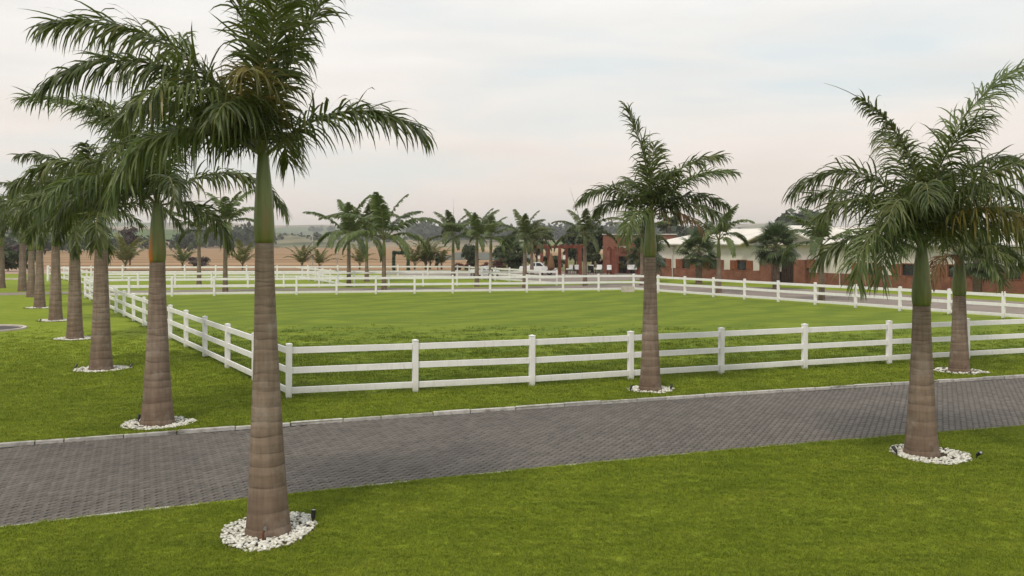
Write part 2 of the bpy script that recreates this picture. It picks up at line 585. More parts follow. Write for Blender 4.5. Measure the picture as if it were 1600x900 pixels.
M = {
    'lawn': mk_lawn("mown_lawn"), 'paddock': mk_lawn("paddock_turf", True),
    'blade': mk_blade("grass_blades"), 'blade_p': mk_blade("paddock_blades", True),
    'paver': mk_paver(), 'joint': mk_plain("paver_joint_sand", (0.035, 0.030, 0.026), 0.95, 0.1, 0.3, 8),
    'kerb': mk_kerb(), 'white': mk_white(), 'trunk': mk_trunk(),
    'shaft': mk_shaft("green_crownshaft"), 'shaft_o': mk_shaft("orange_split_crownshaft", 1.0),
    'leaf': mk_leaf("palm_leaf", [(0, (0.030, 0.044, 0.010)), (0.5, (0.064, 0.087, 0.020)), (0.93, (0.115, 0.138, 0.038)), (1, (0.15, 0.120, 0.040))], (0.13, 0.18, 0.03)),
    'leaf_l': mk_leaf("palm_leaf_fresh", [(0, (0.050, 0.078, 0.020)), (0.5, (0.088, 0.122, 0.036)), (1, (0.140, 0.175, 0.062))], (0.20, 0.27, 0.05)),
    'leaf_y': mk_leaf("palm_leaf_yellowing", [(0, (0.06, 0.072, 0.012)), (0.5, (0.125, 0.125, 0.024)), (1, (0.21, 0.16, 0.045))], (0.2, 0.16, 0.05)),
    'leaf_n': mk_leaf("young_palm_leaf", [(0, (0.085, 0.105, 0.022)), (0.5, (0.145, 0.155, 0.036)), (1, (0.23, 0.20, 0.065))], (0.24, 0.24, 0.06)),
    'bush_b': mk_leaf("topiary_leaf", [(0, (0.030, 0.060, 0.030)), (1, (0.085, 0.135, 0.070))], (0.08, 0.14, 0.05), 0.6, 0.12),
    'leaf_b': mk_leaf("palm_leaf_dry", [(0, (0.10, 0.06, 0.03)), (0.5, (0.17, 0.10, 0.05)), (1, (0.22, 0.14, 0.08))], (0.16, 0.10, 0.05), 0.8),
    'rachis': mk_plain("palm_midrib", (0.12, 0.12, 0.04), 0.5, 0.4, 0.3, 6),
    'fan': mk_leaf("fan_palm_leaf", [(0, (0.036, 0.056, 0.018)), (1, (0.085, 0.115, 0.042))], (0.07, 0.12, 0.04)),
    'bush': mk_leaf("shrub_leaf", [(0, (0.022, 0.034, 0.013)), (0.6, (0.044, 0.062, 0.022)), (1, (0.08, 0.095, 0.035))], (0.06, 0.10, 0.03), 0.6, 0.12),
    'bush_o': mk_leaf("olive_leaf", [(0, (0.05, 0.055, 0.02)), (0.6, (0.10, 0.10, 0.035)), (1, (0.16, 0.14, 0.05))], (0.14, 0.13, 0.04), 0.6, 0.15),
    'bush_r': mk_leaf("red_shrub_leaf", [(0, (0.06, 0.022, 0.016)), (0.6, (0.12, 0.035, 0.024)), (1, (0.16, 0.08, 0.05))], (0.16, 0.06, 0.04), 0.6, 0.12),
    'bush_g': mk_leaf("grey_brown_twigs", [(0, (0.07, 0.052, 0.048)), (1, (0.14, 0.11, 0.10))], (0.1, 0.08, 0.07), 0.8, 0.1),
    'wood_l': mk_leaf("far_wood_leaf", [(0, (0.035, 0.048, 0.026)), (1, (0.075, 0.092, 0.05))], (0.05, 0.08, 0.03), 0.8, 0.05),
    'bark': mk_plain("dark_bark", (0.09, 0.065, 0.05), 0.9, 0.1, 0.3, 4, 0.4),
    'pebble': None, 'black': mk_plain("black_lamp_metal", (0.012, 0.012, 0.012), 0.4, 0.5, 0.2),
    'soil': mk_plain("bed_soil", (0.05, 0.04, 0.022), 0.95, 0.1, 0.3, 6, 0.5),
    'brick': mk_brick("red_brick", (0.185, 0.072, 0.048), (0.25, 0.104, 0.068), (0.20, 0.11, 0.08)),
    'wallw': mk_plain("cream_render", (0.60, 0.56, 0.50), 0.9, 0.1, 0.07, 0.8),
    'roof': mk_roof(), 'timber': mk_plain("red_stained_timber", (0.155, 0.042, 0.024), 0.6, 0.3, 0.3, 2),
    'shutter': mk_plain("red_brown_shutter", (0.20, 0.066, 0.030), 0.6, 0.3, 0.25, 2.5),
    'dark': mk_plain("interior_shade_black", (0.010, 0.010, 0.012), 0.6, 0.3, 0.2),  # shade inside openings, put into the colour
    'doorw': mk_plain("dark_door_wood", (0.030, 0.016, 0.011), 0.6, 0.3, 0.3),
    'lane': mk_plain("lane_paving", (0.235, 0.195, 0.17), 0.9, 0.15, 0.18, 0.5),
    'asphalt': mk_plain("dark_drive_paving", (0.085, 0.078, 0.08), 0.9, 0.2, 0.2, 2.0),
    'concrete': mk_plain("pale_concrete", (0.52, 0.46, 0.40), 0.85, 0.15, 0.15, 3),
    'coping': mk_plain("grey_coping", (0.45, 0.43, 0.40), 0.8, 0.15, 0.15, 2),
    'carw': mk_plain("white_car_paint", (0.75, 0.75, 0.76), 0.18, 0.6, 0.02),
    'glass': mk_plain("dark_car_glass", (0.02, 0.024, 0.028), 0.06, 0.8, 0.1),
    'rubber': mk_plain("tyre_rubber", (0.018, 0.018, 0.018), 0.9, 0.1, 0.2),
    'rim': mk_plain("wheel_rim", (0.35, 0.35, 0.36), 0.35, 0.5, 0.1, metal=0.7),
    'cushion': mk_plain("white_cushion", (0.72, 0.71, 0.70), 0.9, 0.1, 0.06),
    'wicker': mk_plain("brown_wicker", (0.17, 0.095, 0.05), 0.85, 0.15, 0.3, 12),
    'pole': mk_plain("pale_pole_paint", (0.50, 0.48, 0.44), 0.5, 0.4, 0.1),
    'redlamp': mk_plain("lamp_amber_glass", (0.45, 0.12, 0.03), 0.2, 0.5, 0.1),
    'rust': mk_plain("rusty_pipe", (0.13, 0.045, 0.025), 0.7, 0.3, 0.3, 20),
    'field': mk_field("ploughed_field", (0.25, 0.155, 0.085), (0.34, 0.225, 0.132)),
    'field2': mk_field("dry_stubble_field", (0.30, 0.23, 0.13), (0.40, 0.31, 0.19), 0.06),
    'field3': mk_field("grey_tilled_field", (0.10, 0.105, 0.09), (0.15, 0.15, 0.125), 0.08),
    'field4': mk_field("pink_soil", (0.33, 0.23, 0.18), (0.42, 0.31, 0.25), 0.1),
    'terrain': mk_field("rough_pasture", (0.10, 0.115, 0.04), (0.20, 0.17, 0.085), 0.05),
    'hills': mk_hills(),
}
tp = NT("white_pebble", 0.6, 0.35)
tp.color(tp.mix(1.0, tp.ramp(tp.rnd_island(), [(0, (0.42, 0.39, 0.31)), (0.4, (0.62, 0.60, 0.52)), (1, (0.76, 0.75, 0.69))]),
                tp.ramp(tp.noise(tp.coords("World"), 30, 3), [(0.3, b3(0.85)), (0.7, b3(1.05))]), 'MULTIPLY'))
M['pebble'] = tp.mat

# ------------------------------------------------------------------ road course and ground sheets
ZROAD = -0.05


def quad(p):
    A = np.array([[x * x, x, 1] for x, y in p])
    return np.linalg.solve(A, np.array([y for x, y in p]))


QN = quad([G(0, 822), G(700, 745), G(1600, 665)])
QF = quad([G(0, 694), G(800, 637), G(1600, 587)])
XA, XB = -20.0, 27.0


def near_y(x): return QN[0] * x * x + QN[1] * x + QN[2]
def far_y(x): return QF[0] * x * x + QF[1] * x + QF[2]


def quad_strip(name, pts_a, pts_b, mat, z):
    V = [(x, y, z) for x, y in pts_a] + [(x, y, z) for x, y in pts_b]
    n = len(pts_a)
    Fc = [(i, i + 1, n + i + 1, n + i) for i in range(n - 1)]
    return np_mesh(name, V, Fc, [mat])


def sheet(name, pts, mat, z, kind='structure'):
    me = np_mesh(name, [(x, y, z) for x, y in pts], [tuple(range(len(pts)))], [mat])
    o = inst(name, me)
    if kind: o['kind'] = kind
    return o


sheet("ground", [(-6000, -200), (6000, -200), (6000, 900), (-6000, 900)], M['terrain'], -0.2)
xs = np.linspace(XA, XB, 60)
me = quad_strip("lawn", [(x, -40) for x in xs], [(x, near_y(x)) for x in xs], M['lawn'], 0.0)
tag(inst("lawn", me), kind='structure')
me = quad_strip("lawn", [(x, far_y(x)) for x in xs], [(x, 60.0 + 0 * x) for x in xs], M['lawn'], 0.0)
tag(inst("lawn", me), kind='structure')
sheet("lawn", [(-90, far_y(XA)), (XA, far_y(XA)), (XA, 60), (-90, 60)], M['lawn'], 0.0)
sheet("lawn", [(-90, -40), (XA, -40), (XA, near_y(XA)), (-90, near_y(XA))], M['lawn'], 0.0)
sheet("lawn", [(XB, -40), (90, -40), (90, near_y(XB)), (XB, near_y(XB))], M['lawn'], 0.0)
sheet("lawn", [(XB, far_y(XB)), (90, far_y(XB)), (90, 60), (XB, 60)], M['lawn'], 0.0)
sheet("lawn", [(-90, 60), (90, 60), (90, 118), (-90, 118)], M['lawn'], 0.0)
tag(sheet("paved_road_bed", [(-90, near_y(XA) - 0.0), (XA, near_y(XA)), (XA, far_y(XA)), (-90, far_y(XA))], M['asphalt'], ZROAD), kind='structure').name = 'road'
sheet("road", [(XB, near_y(XB)), (90, near_y(XB)), (90, far_y(XB)), (XB, far_y(XB))], M['asphalt'], ZROAD)

# fields beyond, on the flat
FLD = -0.19
sheet("soil_strip", [G(-300, 428), G(130, 428), G(130, 421), G(-300, 421)], M['field4'], 0.004)
sheet("ploughed_field", [(-110, 128), (-8, 128), (5, 205), (60, 420), (60, 690), (-160, 690), (-330, 560), (-190, 250)], M['field'], FLD)
sheet("stubble_field", [(-6, 340), (40, 340), (70, 690), (-30, 690)], M['field2'], FLD + 0.008)
sheet("tilled_field", [(-16, 205), (4, 205), (6, 345), (-20, 345)], M['field3'], FLD + 0.016)
sheet("fallow_field", [(-330, 250), (-205, 250), (-260, 480), (-420, 480)], M['field4'], FLD + 0.004)


def hills():
    nu, nr = 150, 44
    ang = np.linspace(-60, 60, nu) * math.pi / 180
    rr = np.concatenate([np.linspace(420, 1500, 22), np.linspace(1580, 4600, 22)])
    rs = np.random.RandomState(5)
    ph = rs.rand(12) * 6.28

    def sm(a, b, x):
        t = np.clip((x - a) / (b - a), 0, 1)
        return t * t * (3 - 2 * t)
    V = []
    for r in rr:
        for a in ang:
            u = 800 + 1500 * math.tan(a) if abs(a) < 1.2 else 0
            n1 = 0.5 + 0.5 * math.sin(a * 9 + ph[0]) * math.sin(a * 4 + ph[1])
            n2 = math.sin(a * 13 + ph[2] + r * 0.0011) + 0.5 * math.sin(a * 31 + ph[3] + r * 0.002) + 0.25 * math.sin(a * 67 + ph[4])
            left = 1 / (1 + math.exp((u - 330) / 90.0))        # the ground rises sooner on the left
            h = -0.25 + sm(640 - 230 * left, 1150, r) * (4 + 9 * n1 + 7 * left) - sm(1150, 1600, r) * 5
            h += sm(1600, 3300, r) * (47 + 7 * n2)
            h += sm(2300, 4200, r) * 6 * math.sin(a * 21 + ph[5])
            h += sm(500, 900, r) * 1.2 * math.sin(a * 55 + r * 0.01 + ph[6])
            V.append((r * math.sin(a), r * math.cos(a), h))
    Fc = [(i * nu + j, i * nu + j + 1, (i + 1) * nu + j + 1, (i + 1) * nu + j) for i in range(len(rr) - 1) for j in range(nu - 1)]
    o = inst("hills", np_mesh("hills", V, Fc, [M['hills']], None, True))
    tag(o, kind='structure')


hills()

# corners of the paddocks
PA = G(451, 623)
PC = G(990, 455)
PD = G(133, 465)
PB = (30.0, 36.6)
sheet("paddock_turf", [PA, G(831, 604), G(1257, 577), G(1511, 562), PB, PC, PD], M['paddock'], 0.004)
# lanes outside the paddock
sheet("lane", [G(1700, 505), G(1527, 489), G(1290, 470), G(1105, 459), G(1000, 452.5), G(760, 453), G(450, 454.5), G(150, 458),
               G(0, 461.5), G(-200, 466), G(-200, 460), G(0, 457.5), G(150, 455), G(450, 450.5), G(760, 449.5), G(880, 446), G(960, 443.5), G(1100, 445), G(1290, 453), G(1600, 472), G(1800, 484)], M['lane'], 0.004)
sheet("forecourt", [G(600, 428.5), G(760, 436), G(860, 442), G(1000, 437), G(1045, 430), G(1030, 424), G(600, 424)], M['lane'], 0.004)


def drive_nose():
    c = G(-40, 515)
    n = 40
    V, Fc = [], []
    a_, b_ = 1.92, 1.75
    ring = [(c[0] + a_ * math.cos(t), c[1] + b_ * math.sin(t)) for t in np.linspace(-math.pi / 2, math.pi / 2, n)]
    pts = [(c[0] - 25, c[1] - b_)] + ring + [(c[0] - 25, c[1] + b_)]
    drv = sheet("drive", pts, M['asphalt'], 0.004)
    out = [(c[0] + (a_ + 0.14) * math.cos(t), c[1] + (b_ + 0.14) * math.sin(t)) for t in np.linspace(-math.pi / 2, math.pi / 2, n)]
    out = [(c[0] - 25, c[1] - b_ - 0.14)] + out + [(c[0] - 25, c[1] + b_ + 0.14)]
    k = MB()
    for i in range(len(pts) - 1):
        p, q, r_, s_ = pts[i], pts[i + 1], out[i + 1], out[i]
        k.add([(*p, 0), (*q, 0), (*r_, 0), (*s_, 0), (*p, .07), (*q, .07), (*r_, .07), (*s_, .07)],
              [(4, 5, 6, 7), (0, 1, 5, 4), (2, 3, 7, 6)])
    k.build("kerb_edging", M['concrete'], drv)


drive_nose()

kb = MB()
p, q = G(-260, 437.5), G(47, 437)
kb.add([(p[0], p[1], 0), (q[0], q[1], 0), (q[0], q[1] + .3, 0), (p[0], p[1] + .3, 0), (p[0], p[1], .16), (q[0], q[1], .16), (q[0], q[1] + .3, .16), (p[0], p[1] + .3, .16)],
       [(0, 1, 5, 4), (4, 5, 6, 7), (1, 2, 6, 5), (2, 3, 7, 6), (3, 0, 4, 7)])
tag(kb.build("kerb_line", M['concrete']), kind='structure')


# ------------------------------------------------------------------ block paving, stone by stone
def make_road():
    xs = np.linspace(XA, XB, 400)
    cy = (near_y(xs) + far_y(xs)) / 2
    ds = np.hypot(np.diff(xs), np.diff(cy))
    arc = np.concatenate([[0], np.cumsum(ds)])
    bed = np_mesh("road", [(x, near_y(x) - 0.02, ZROAD - 0.012) for x in xs[::8]] + [(x, far_y(x) + 0.02, ZROAD - 0.012) for x in xs[::8]],
                  [(i, i + 1, 50 + i + 1, 50 + i) for i in range(49)], [M['joint']])
    road = tag(inst("road", bed), kind='structure')
    road['label'] = "grey block-paved road crossing between the two lawns"
    pit, ln = 0.115, 0.23
    # wavy interlocking block outline (length along y)
    hx, hy, w = pit / 2 - 0.004, ln / 2 - 0.004, 0.013
    outl = [(-hx + w, -hy), (hx + w, -hy), (hx - w, -hy / 2 + .004), (hx - w, -.02), (hx + w, .02), (hx + w, hy / 2 - .004), (hx, hy), (-hx, hy),
            (-hx + w, hy / 2), (-hx + w, .02), (-hx - w, -.02), (-hx - w, -hy / 2)]
    outl = np.array(outl)
    n = len(outl)
    ins = outl * 0.86
    top = ZROAD + 0.0
    base_v = np.array([(x, y, -0.016) for x, y in outl] + [(x, y, 0.0) for x, y in ins])
    faces = [(i, (i + 1) % n, n + (i + 1) % n, n + i) for i in range(n)] + [tuple(range(n, 2 * n))]
    single = np_mesh("paver", base_v, faces, [M['paver']])
    rs = np.random.RandomState(3)
    items = []
    a0 = R(66) - math.pi / 2                    # courses run at about 45 degrees to the road
    ex, ey = np.array([math.cos(a0), math.sin(a0)]), np.array([-math.sin(a0), math.cos(a0)])
    for i in range(-420, 421):
        for_k = np.arange(-190, 191)
        px = 3.5 + ex[0] * i * pit + ey[0] * (for_k * ln + .5 * ln * (i % 2))
        py = 20.0 + ex[1] * i * pit + ey[1] * (for_k * ln + .5 * ln * (i % 2))
        ok = (px > XA + .1) & (px < XB - .1) & (py > near_y(px) + 0.06) & (py < far_y(px) - 0.06)
        for X, Y in zip(px[ok], py[ok]):
            items.append((X, Y, a0))
    it = np.array(items)
    dist = np.hypot(it[:, 0], it[:, 1])
    inview = np.abs(it[:, 0] / it[:, 1]) < 0.53
    order = np.argsort(np.where(inview, dist, dist + 1000))
    wob = 0.0035
    for q_ in order[:300]:
        X, Y, a = it[q_]
        inst("paver", single, road, (X, Y, top + rs.uniform(-wob, wob)), (rs.normal(0, .012), rs.normal(0, .012), a + rs.normal(0, .012)))
    rest = it[order[300:]]
    m = len(rest)
    a = rest[:, 2] + rs.normal(0, .012, m)
    ca, sa = np.cos(a), np.sin(a)
    bx, by, bz = base_v[:, 0], base_v[:, 1], base_v[:, 2]
    tlx, tly = rs.normal(0, .012, m), rs.normal(0, .012, m)
    VX = rest[:, 0][:, None] + ca[:, None] * bx - sa[:, None] * by
    VY = rest[:, 1][:, None] + sa[:, None] * bx + ca[:, None] * by
    VZ = top + rs.uniform(-wob, wob, m)[:, None] + bz + tlx[:, None] * bx + tly[:, None] * by
    V = np.stack([VX, VY, VZ], -1).reshape(-1, 3)
    loops = np.concatenate([np.array(f) for f in faces])
    sizes = np.array([len(f) for f in faces])
    allL = (loops[None, :] + (np.arange(m) * len(base_v))[:, None]).reshape(-1)
    allS = np.tile(sizes, m)
    me = bpy.data.meshes.new("paver_field")
    me.vertices.add(len(V))
    me.vertices.foreach_set("co", V.reshape(-1).astype(np.float32))
    me.loops.add(len(allL))
    me.loops.foreach_set("vertex_index", allL.astype(np.int32))
    me.polygons.add(len(allS))
    me.polygons.foreach_set("loop_start", np.concatenate([[0], np.cumsum(allS)[:-1]]).astype(np.int32))
    me.materials.append(M['paver'])
    me.update(calc_edges=True)
    tag(inst("paver_field", me, road), kind='stuff')
    # kerb stones on both sides, one by one
    for fn, sgn, h0, wd in ((near_y, -1, 0.004, 0.065), (far_y, 1, 0.016, 0.085)):
        x = XA
        while x < XB - 1.2:
            L = rs.uniform(0.75, 1.25) if rs.rand() < .8 else 0.5
            y = fn(x)
            s_ = (fn(x + .3) - fn(x - .3)) / .6
            a = math.atan(s_)
            x2 = x + L * math.cos(a)
            y2 = fn(x2)
            a = math.atan2(y2 - y, x2 - x)
            L2 = math.hypot(x2 - x, y2 - y)
            k = MB()
            y0, y1 = (0, wd) if sgn > 0 else (-wd, 0)
            k.bbox(-L2 / 2 + .007, L2 / 2 - .007, y0, y1, ZROAD - .05, h0 + rs.uniform(-.012, .012), .012)
            k.build("kerb_stone", M['kerb'], road, ((x + x2) / 2, (y + y2) / 2 + rs.uniform(-.012, .012), 0), (rs.normal(0, .01), 0, a + rs.normal(0, .006)))
            x = x2
    return it


make_road()

# ------------------------------------------------------------------ white post and rail fences
POST_H = 1.34


def post_mesh():
    k = MB()
    h = 0.07
    k.bbox(-h, h, -h, h, -0.1, POST_H - 0.03, 0.008)
    k.add([(-h - .006, -h - .006, POST_H - .03), (h + .006, -h - .006, POST_H - .03), (h + .006, h + .006, POST_H - .03), (-h - .006, h + .006, POST_H - .03),
           (-h - .006, -h - .006, POST_H - .012), (h + .006, -h - .006, POST_H - .012), (h + .006, h + .006, POST_H - .012), (-h - .006, h + .006, POST_H - .012), (0, 0, POST_H + .012)],
          [(0, 3, 2, 1), (0, 1, 5, 4), (1, 2, 6, 5), (2, 3, 7, 6), (3, 0, 4, 7), (4, 5, 8), (5, 6, 8), (6, 7, 8), (7, 4, 8)])
    return k.mesh("fence_post", M['white'])


POSTM = post_mesh()
RAIL_Z = (1.165, 0.69, 0.20)
FENCE_POSTS = []


def rail_mesh(L):
    k = MB()
    k.bbox(-L / 2, L / 2, -0.024, 0.024, -0.075, 0.075, 0.006)
    return k.mesh("fence_rail", M['white'])


def run(parent, p, q, n, first=True, last=True):
    p, q = Vector((*p, 0)), Vector((*q, 0))
    d = q - p
    a = math.atan2(d.y, d.x)
    sp = d.length / n
    rm = rail_mesh(sp - 0.138)
    for i in range(n + 1):
        c = p + d * (i / n)
        if (i > 0 or first) and (i < n or last):
            inst("fence_post", POSTM, parent, (c.x, c.y, rng.uniform(-.012, .012)), (rng.gauss(0, .006), rng.gauss(0, .006), a + rng.gauss(0, .015)))
            FENCE_POSTS.append((c.x, c.y))
        if i < n:
            m = p + d * ((i + .5) / n)
            for z in RAIL_Z:
                inst("fence_rail", rm, parent, (m.x, m.y, z + rng.uniform(-.008, .008)), (0, rng.gauss(0, .0025), a))


f1 = empty("paddock_fence", (0, 0, 0), 0, "white three-rail fence round the nearest paddock, its corner post behind the big near palm", "fence")
run(f1, PA, G(831, 604), 2)
run(f1, G(831, 604), G(1257, 577), 3, first=False)
run(f1, G(1257, 577), G(1511, 562), 2, first=False)
run(f1, G(1511, 562), PB, 5, first=False)
run(f1, PA, PD, 15, first=False)
run(f1, PD, PC, 14, first=False)
run(f1, PC, PB, 14, first=False, last=False)
P2A, P2B = (-33.0, 77.0), (3.85, 82.6)
P3A, P3B = (-45.5, 96.5), (-5.7, 100.0)
f2 = empty("far_paddock_fence", (0, 0, 0), 0, "white three-rail fence round the second paddock, beyond the lane", "fence")
run(f2, P2A, P2B, 13)
run(f2, P2A, P3A, 7, first=False)
run(f2, P3A, P3B, 13, first=False)
run(f2, P3B, P2B, 7, first=False, last=False)
f3 = empty("cross_fence", (0, 0, 0), 0, "white fence dividing the second paddock, its posts crowded together left of centre", "fence")
run(f3, (-22.0, 97.9), (-13.9, 80.6), 7, first=False, last=False)
gp = empty("gate_post", (*G(75, 439.5), 0), 0, "lone white post between the far left palm trunks", "post")
k = MB(); k.bbox(-.09, .09, -.09, .09, 0, 1.5, .01); k.build("post", M['white'], gp)
k = MB(); k.box(.092, .5, -.03, .03, 1.2, 1.36); k.box(.092, .5, -.03, .03, .65, .8); k.build("bracket", M['white'], gp)


# ------------------------------------------------------------------ palms
def frond_geo(L, e0, e1, n, ll, lw, droop, seed, start=0.13, sparse=0.0, lift=0.4, side_curve=0.0, rad=0.028, end=0.985, neat=1.0):
    """feather frond along +X in the local xz plane; returns numpy verts, faces, material ids"""
    rs = np.random.RandomState(seed)
    Mst = 18
    s = np.linspace(0, 1, Mst)
    el = np.radians(e0 + (e1 - e0) * s ** 1.25)
    az = side_curve * s ** 1.5
    T = np.stack([np.cos(el) * np.cos(az), np.cos(el) * np.sin(az), np.sin(el)], -1)
    P = np.concatenate([[np.zeros(3)], np.cumsum((T[1:] + T[:-1]) / 2 * (L / (Mst - 1)), 0)])
    V, Fc, mi = [], [], []
    # midrib
    nb = 5
    for i in range(Mst):
        t = T[i]
        b = np.cross(t, [0, 0, 1.0])
        if np.linalg.norm(b) < 0.05: b = np.array([0, 1.0, 0])
        b /= np.linalg.norm(b)
        nn = np.cross(b, t)
        r = rad * (1 - s[i]) ** 0.8 + 0.003
        for k in range(nb):
            an = 2 * math.pi * k / nb
            V.append(P[i] + b * math.cos(an) * r + nn * math.sin(an) * r * 0.8)
    for i in range(Mst - 1):
        for k in range(nb):
            k2 = (k + 1) % nb
            Fc.append((i * nb + k, i * nb + k2, (i + 1) * nb + k2, (i + 1) * nb + k))
            mi.append(1)
    base = len(V)
    # leaflets
    N = 2 * n
    si = np.clip(np.repeat(np.linspace(start, end, n), 2) + rs.normal(0, 0.006, N), start, 0.99)
    keep = rs.rand(N) > sparse
    si = si[keep]
    sg = np.tile([1.0, -1.0], n)[keep]
    N = len(si)

    def ip(A): return np.stack([np.interp(si, s, A[:, j]) for j in range(3)], -1)
    p, t = ip(P), ip(T)
    t /= np.linalg.norm(t, axis=1)[:, None]
    e_i, a_i = np.interp(si, s, el), np.interp(si, s, az)
    Bv = np.stack([-np.sin(a_i), np.cos(a_i), 0 * a_i], -1)
    Nv = np.cross(t, Bv) * 1.0
    Nv = np.where(Nv[:, 2:3] < -0.2, -Nv, Nv)
    fa = np.radians(68 - 42 * si ** 1.5 + rs.normal(0, 7, N))
    be = np.radians(lift * 45 * np.sin(np.arange(N) * 2.4 + rs.rand()) + 12 + rs.normal(0, 14 * neat, N))
    d = t * np.cos(fa)[:, None] + (Bv * (sg * np.cos(be))[:, None] + Nv * np.sin(be)[:, None]) * np.sin(fa)[:, None]
    prof = np.clip(np.sin(np.pi * (0.17 + 0.69 * si)), 0, 1) ** 0.7
    ln = ll * prof * (0.95 + neat * rs.uniform(-.17, .17, N))
    K = 5
    g = droop * (0.8 + neat * rs.uniform(-.6, .6, N))
    wprof = np.array([0.35, 0.95, 1.0, 0.8, 0.5, 0.0])
    tw = rs.normal(0, 0.5 * neat, N)
    pos = p.copy()
    dirs = d / np.linalg.norm(d, axis=1)[:, None]
    cols = []
    jit = rs.normal(0, 0.05 * neat, (N, 3))
    for kk in range(K + 1):
        wv = t - (t * dirs).sum(1)[:, None] * dirs
        wv /= np.linalg.norm(wv, axis=1)[:, None] + 1e-6
        up = np.cross(dirs, wv)
        wv = wv * np.cos(tw)[:, None] + up * np.sin(tw)[:, None]
        hw = (lw * 0.5 * wprof[kk]) * (0.6 + 0.4 * prof)[:, None]
        if kk < K:
            cols.append(pos - wv * hw)
            cols.append(pos + wv * hw)
            nd = dirs + jit
            nd[:, 2] -= g * (kk + 0.6) / K
            dirs = nd / np.linalg.norm(nd, axis=1)[:, None]
            pos = pos + dirs * (ln / K)[:, None]
        else:
            cols.append(pos)
    A = np.stack(cols, 1)                    # N, 2K+1, 3
    nvv = 2 * K + 1
    V = np.concatenate([np.array(V), A.reshape(-1, 3)])
    for i in range(N):
        b = base + i * nvv
        for kk in range(K - 1):
            Fc.append((b + 2 * kk, b + 2 * kk + 1, b + 2 * kk + 3, b + 2 * kk + 2))
        Fc.append((b + 2 * K - 2, b + 2 * K - 1, b + 2 * K))
        mi += [0] * K
    return V, Fc, mi


FCACHE = {}


def frond_mesh(key, leaf, **kw):
    if key and key in FCACHE: return FCACHE[key]
    V, Fc, mi = frond_geo(**kw)
    me = np_mesh("frond", V, Fc, [leaf, M['rachis']], mi, False)
    if key: FCACHE[key] = me
    return me


def trunk_mesh(h, r0, r1, seed, n=28):
    rs = random.Random(seed)
    zs, z = [], 0.12
    while z < h - 0.04:                                 # scars far apart low down, crowded under the crownshaft
        zs.append(z)
        z += (0.30 - 0.235 * min(1, z / h) ** 0.8) * rs.uniform(.6, 1.3)

    def rad(z):
        t = min(1, max(0, z / h))
        return r1 + (r0 - r1) * ((1 - t) ** 1.35) * 0.92 + (r0 * 0.10) * math.exp(-max(0, z) / 0.16)
    rows = [(-0.05, 1.0, 0.0, 0.0), (0.0, 1.0, 0.3, 0.0)]
    for z in zs:
        am, dk = rs.uniform(.004, .02), rs.uniform(.45, 1.0)
        k = 1 + rs.uniform(-.008, .008)
        ph = rs.uniform(0, 6.28)
        rows += [(z - .016, 1.008 * k, 0, (am, ph)), (z, .990 * k, dk, (am, ph)), (z + .014, 1.003 * k, 0.12, (am, ph))]
    rows.append((h, 1.0, 0.5, 0.0))
    V, at, Fc = [], [], []
    for z, k, d, w in rows:
        for i in range(n):
            a = 6.2832 * i / n
            dz = w[0] * (math.sin(a + w[1]) + .5 * math.sin(3 * a + 2 * w[1])) if w else 0
            r = rad(z) * k * (1 + .012 * math.sin(2 * a + seed + z * 1.3) + .006 * math.sin(5 * a + z * 3))
            V.append((r * math.cos(a), r * math.sin(a), z + dz))
            at.append(d * (0.75 + .25 * math.sin(2 * a + z * 9)))
    for j in range(len(rows) - 1):
        for i in range(n):
            i2 = (i + 1) % n
            Fc.append((j * n + i, j * n + i2, (j + 1) * n + i2, (j + 1) * n + i))
    Fc.append(tuple(range((len(rows) - 1) * n, len(rows) * n)))
    me = np_mesh("trunk", V, Fc, [M['trunk']], None, True)
    me.attributes.new("scar", 'FLOAT', 'POINT').data.foreach_set("value", np.array(at, dtype=np.float32))
    return me


def shaft_mesh(h, r, r2, mat):
    k = MB()
    prof = [(r * .93, -.02), (r * 1.04, .05 * h), (r * 1.10, .16 * h), (r * 1.06, .32 * h), (r * .95, .5 * h), (r * .84, .7 * h), (r2 * 1.12, .88 * h), (r2, h), (r2 * .45, h + .08)]
    k.lathe(prof, 20)
    return k.mesh("crownshaft", mat, True)


def generic_fronds(rs, n=14, L=2.9, lean=0.0, low=1.0):
    out = []
    for i in range(n):
        f = i / (n - 1)
        az = i * 137.5 + rs.uniform(-18, 18)
        e0 = 84 - 62 * f + rs.uniform(-6, 6)
        e1 = e0 - (38 + 82 * f * low + rs.uniform(-8, 18))
        out.append((az, e0, e1, L * (0.86 + .2 * math.sin(f * 3.1)) * rs.uniform(.9, 1.08), 'leaf'))
    return out


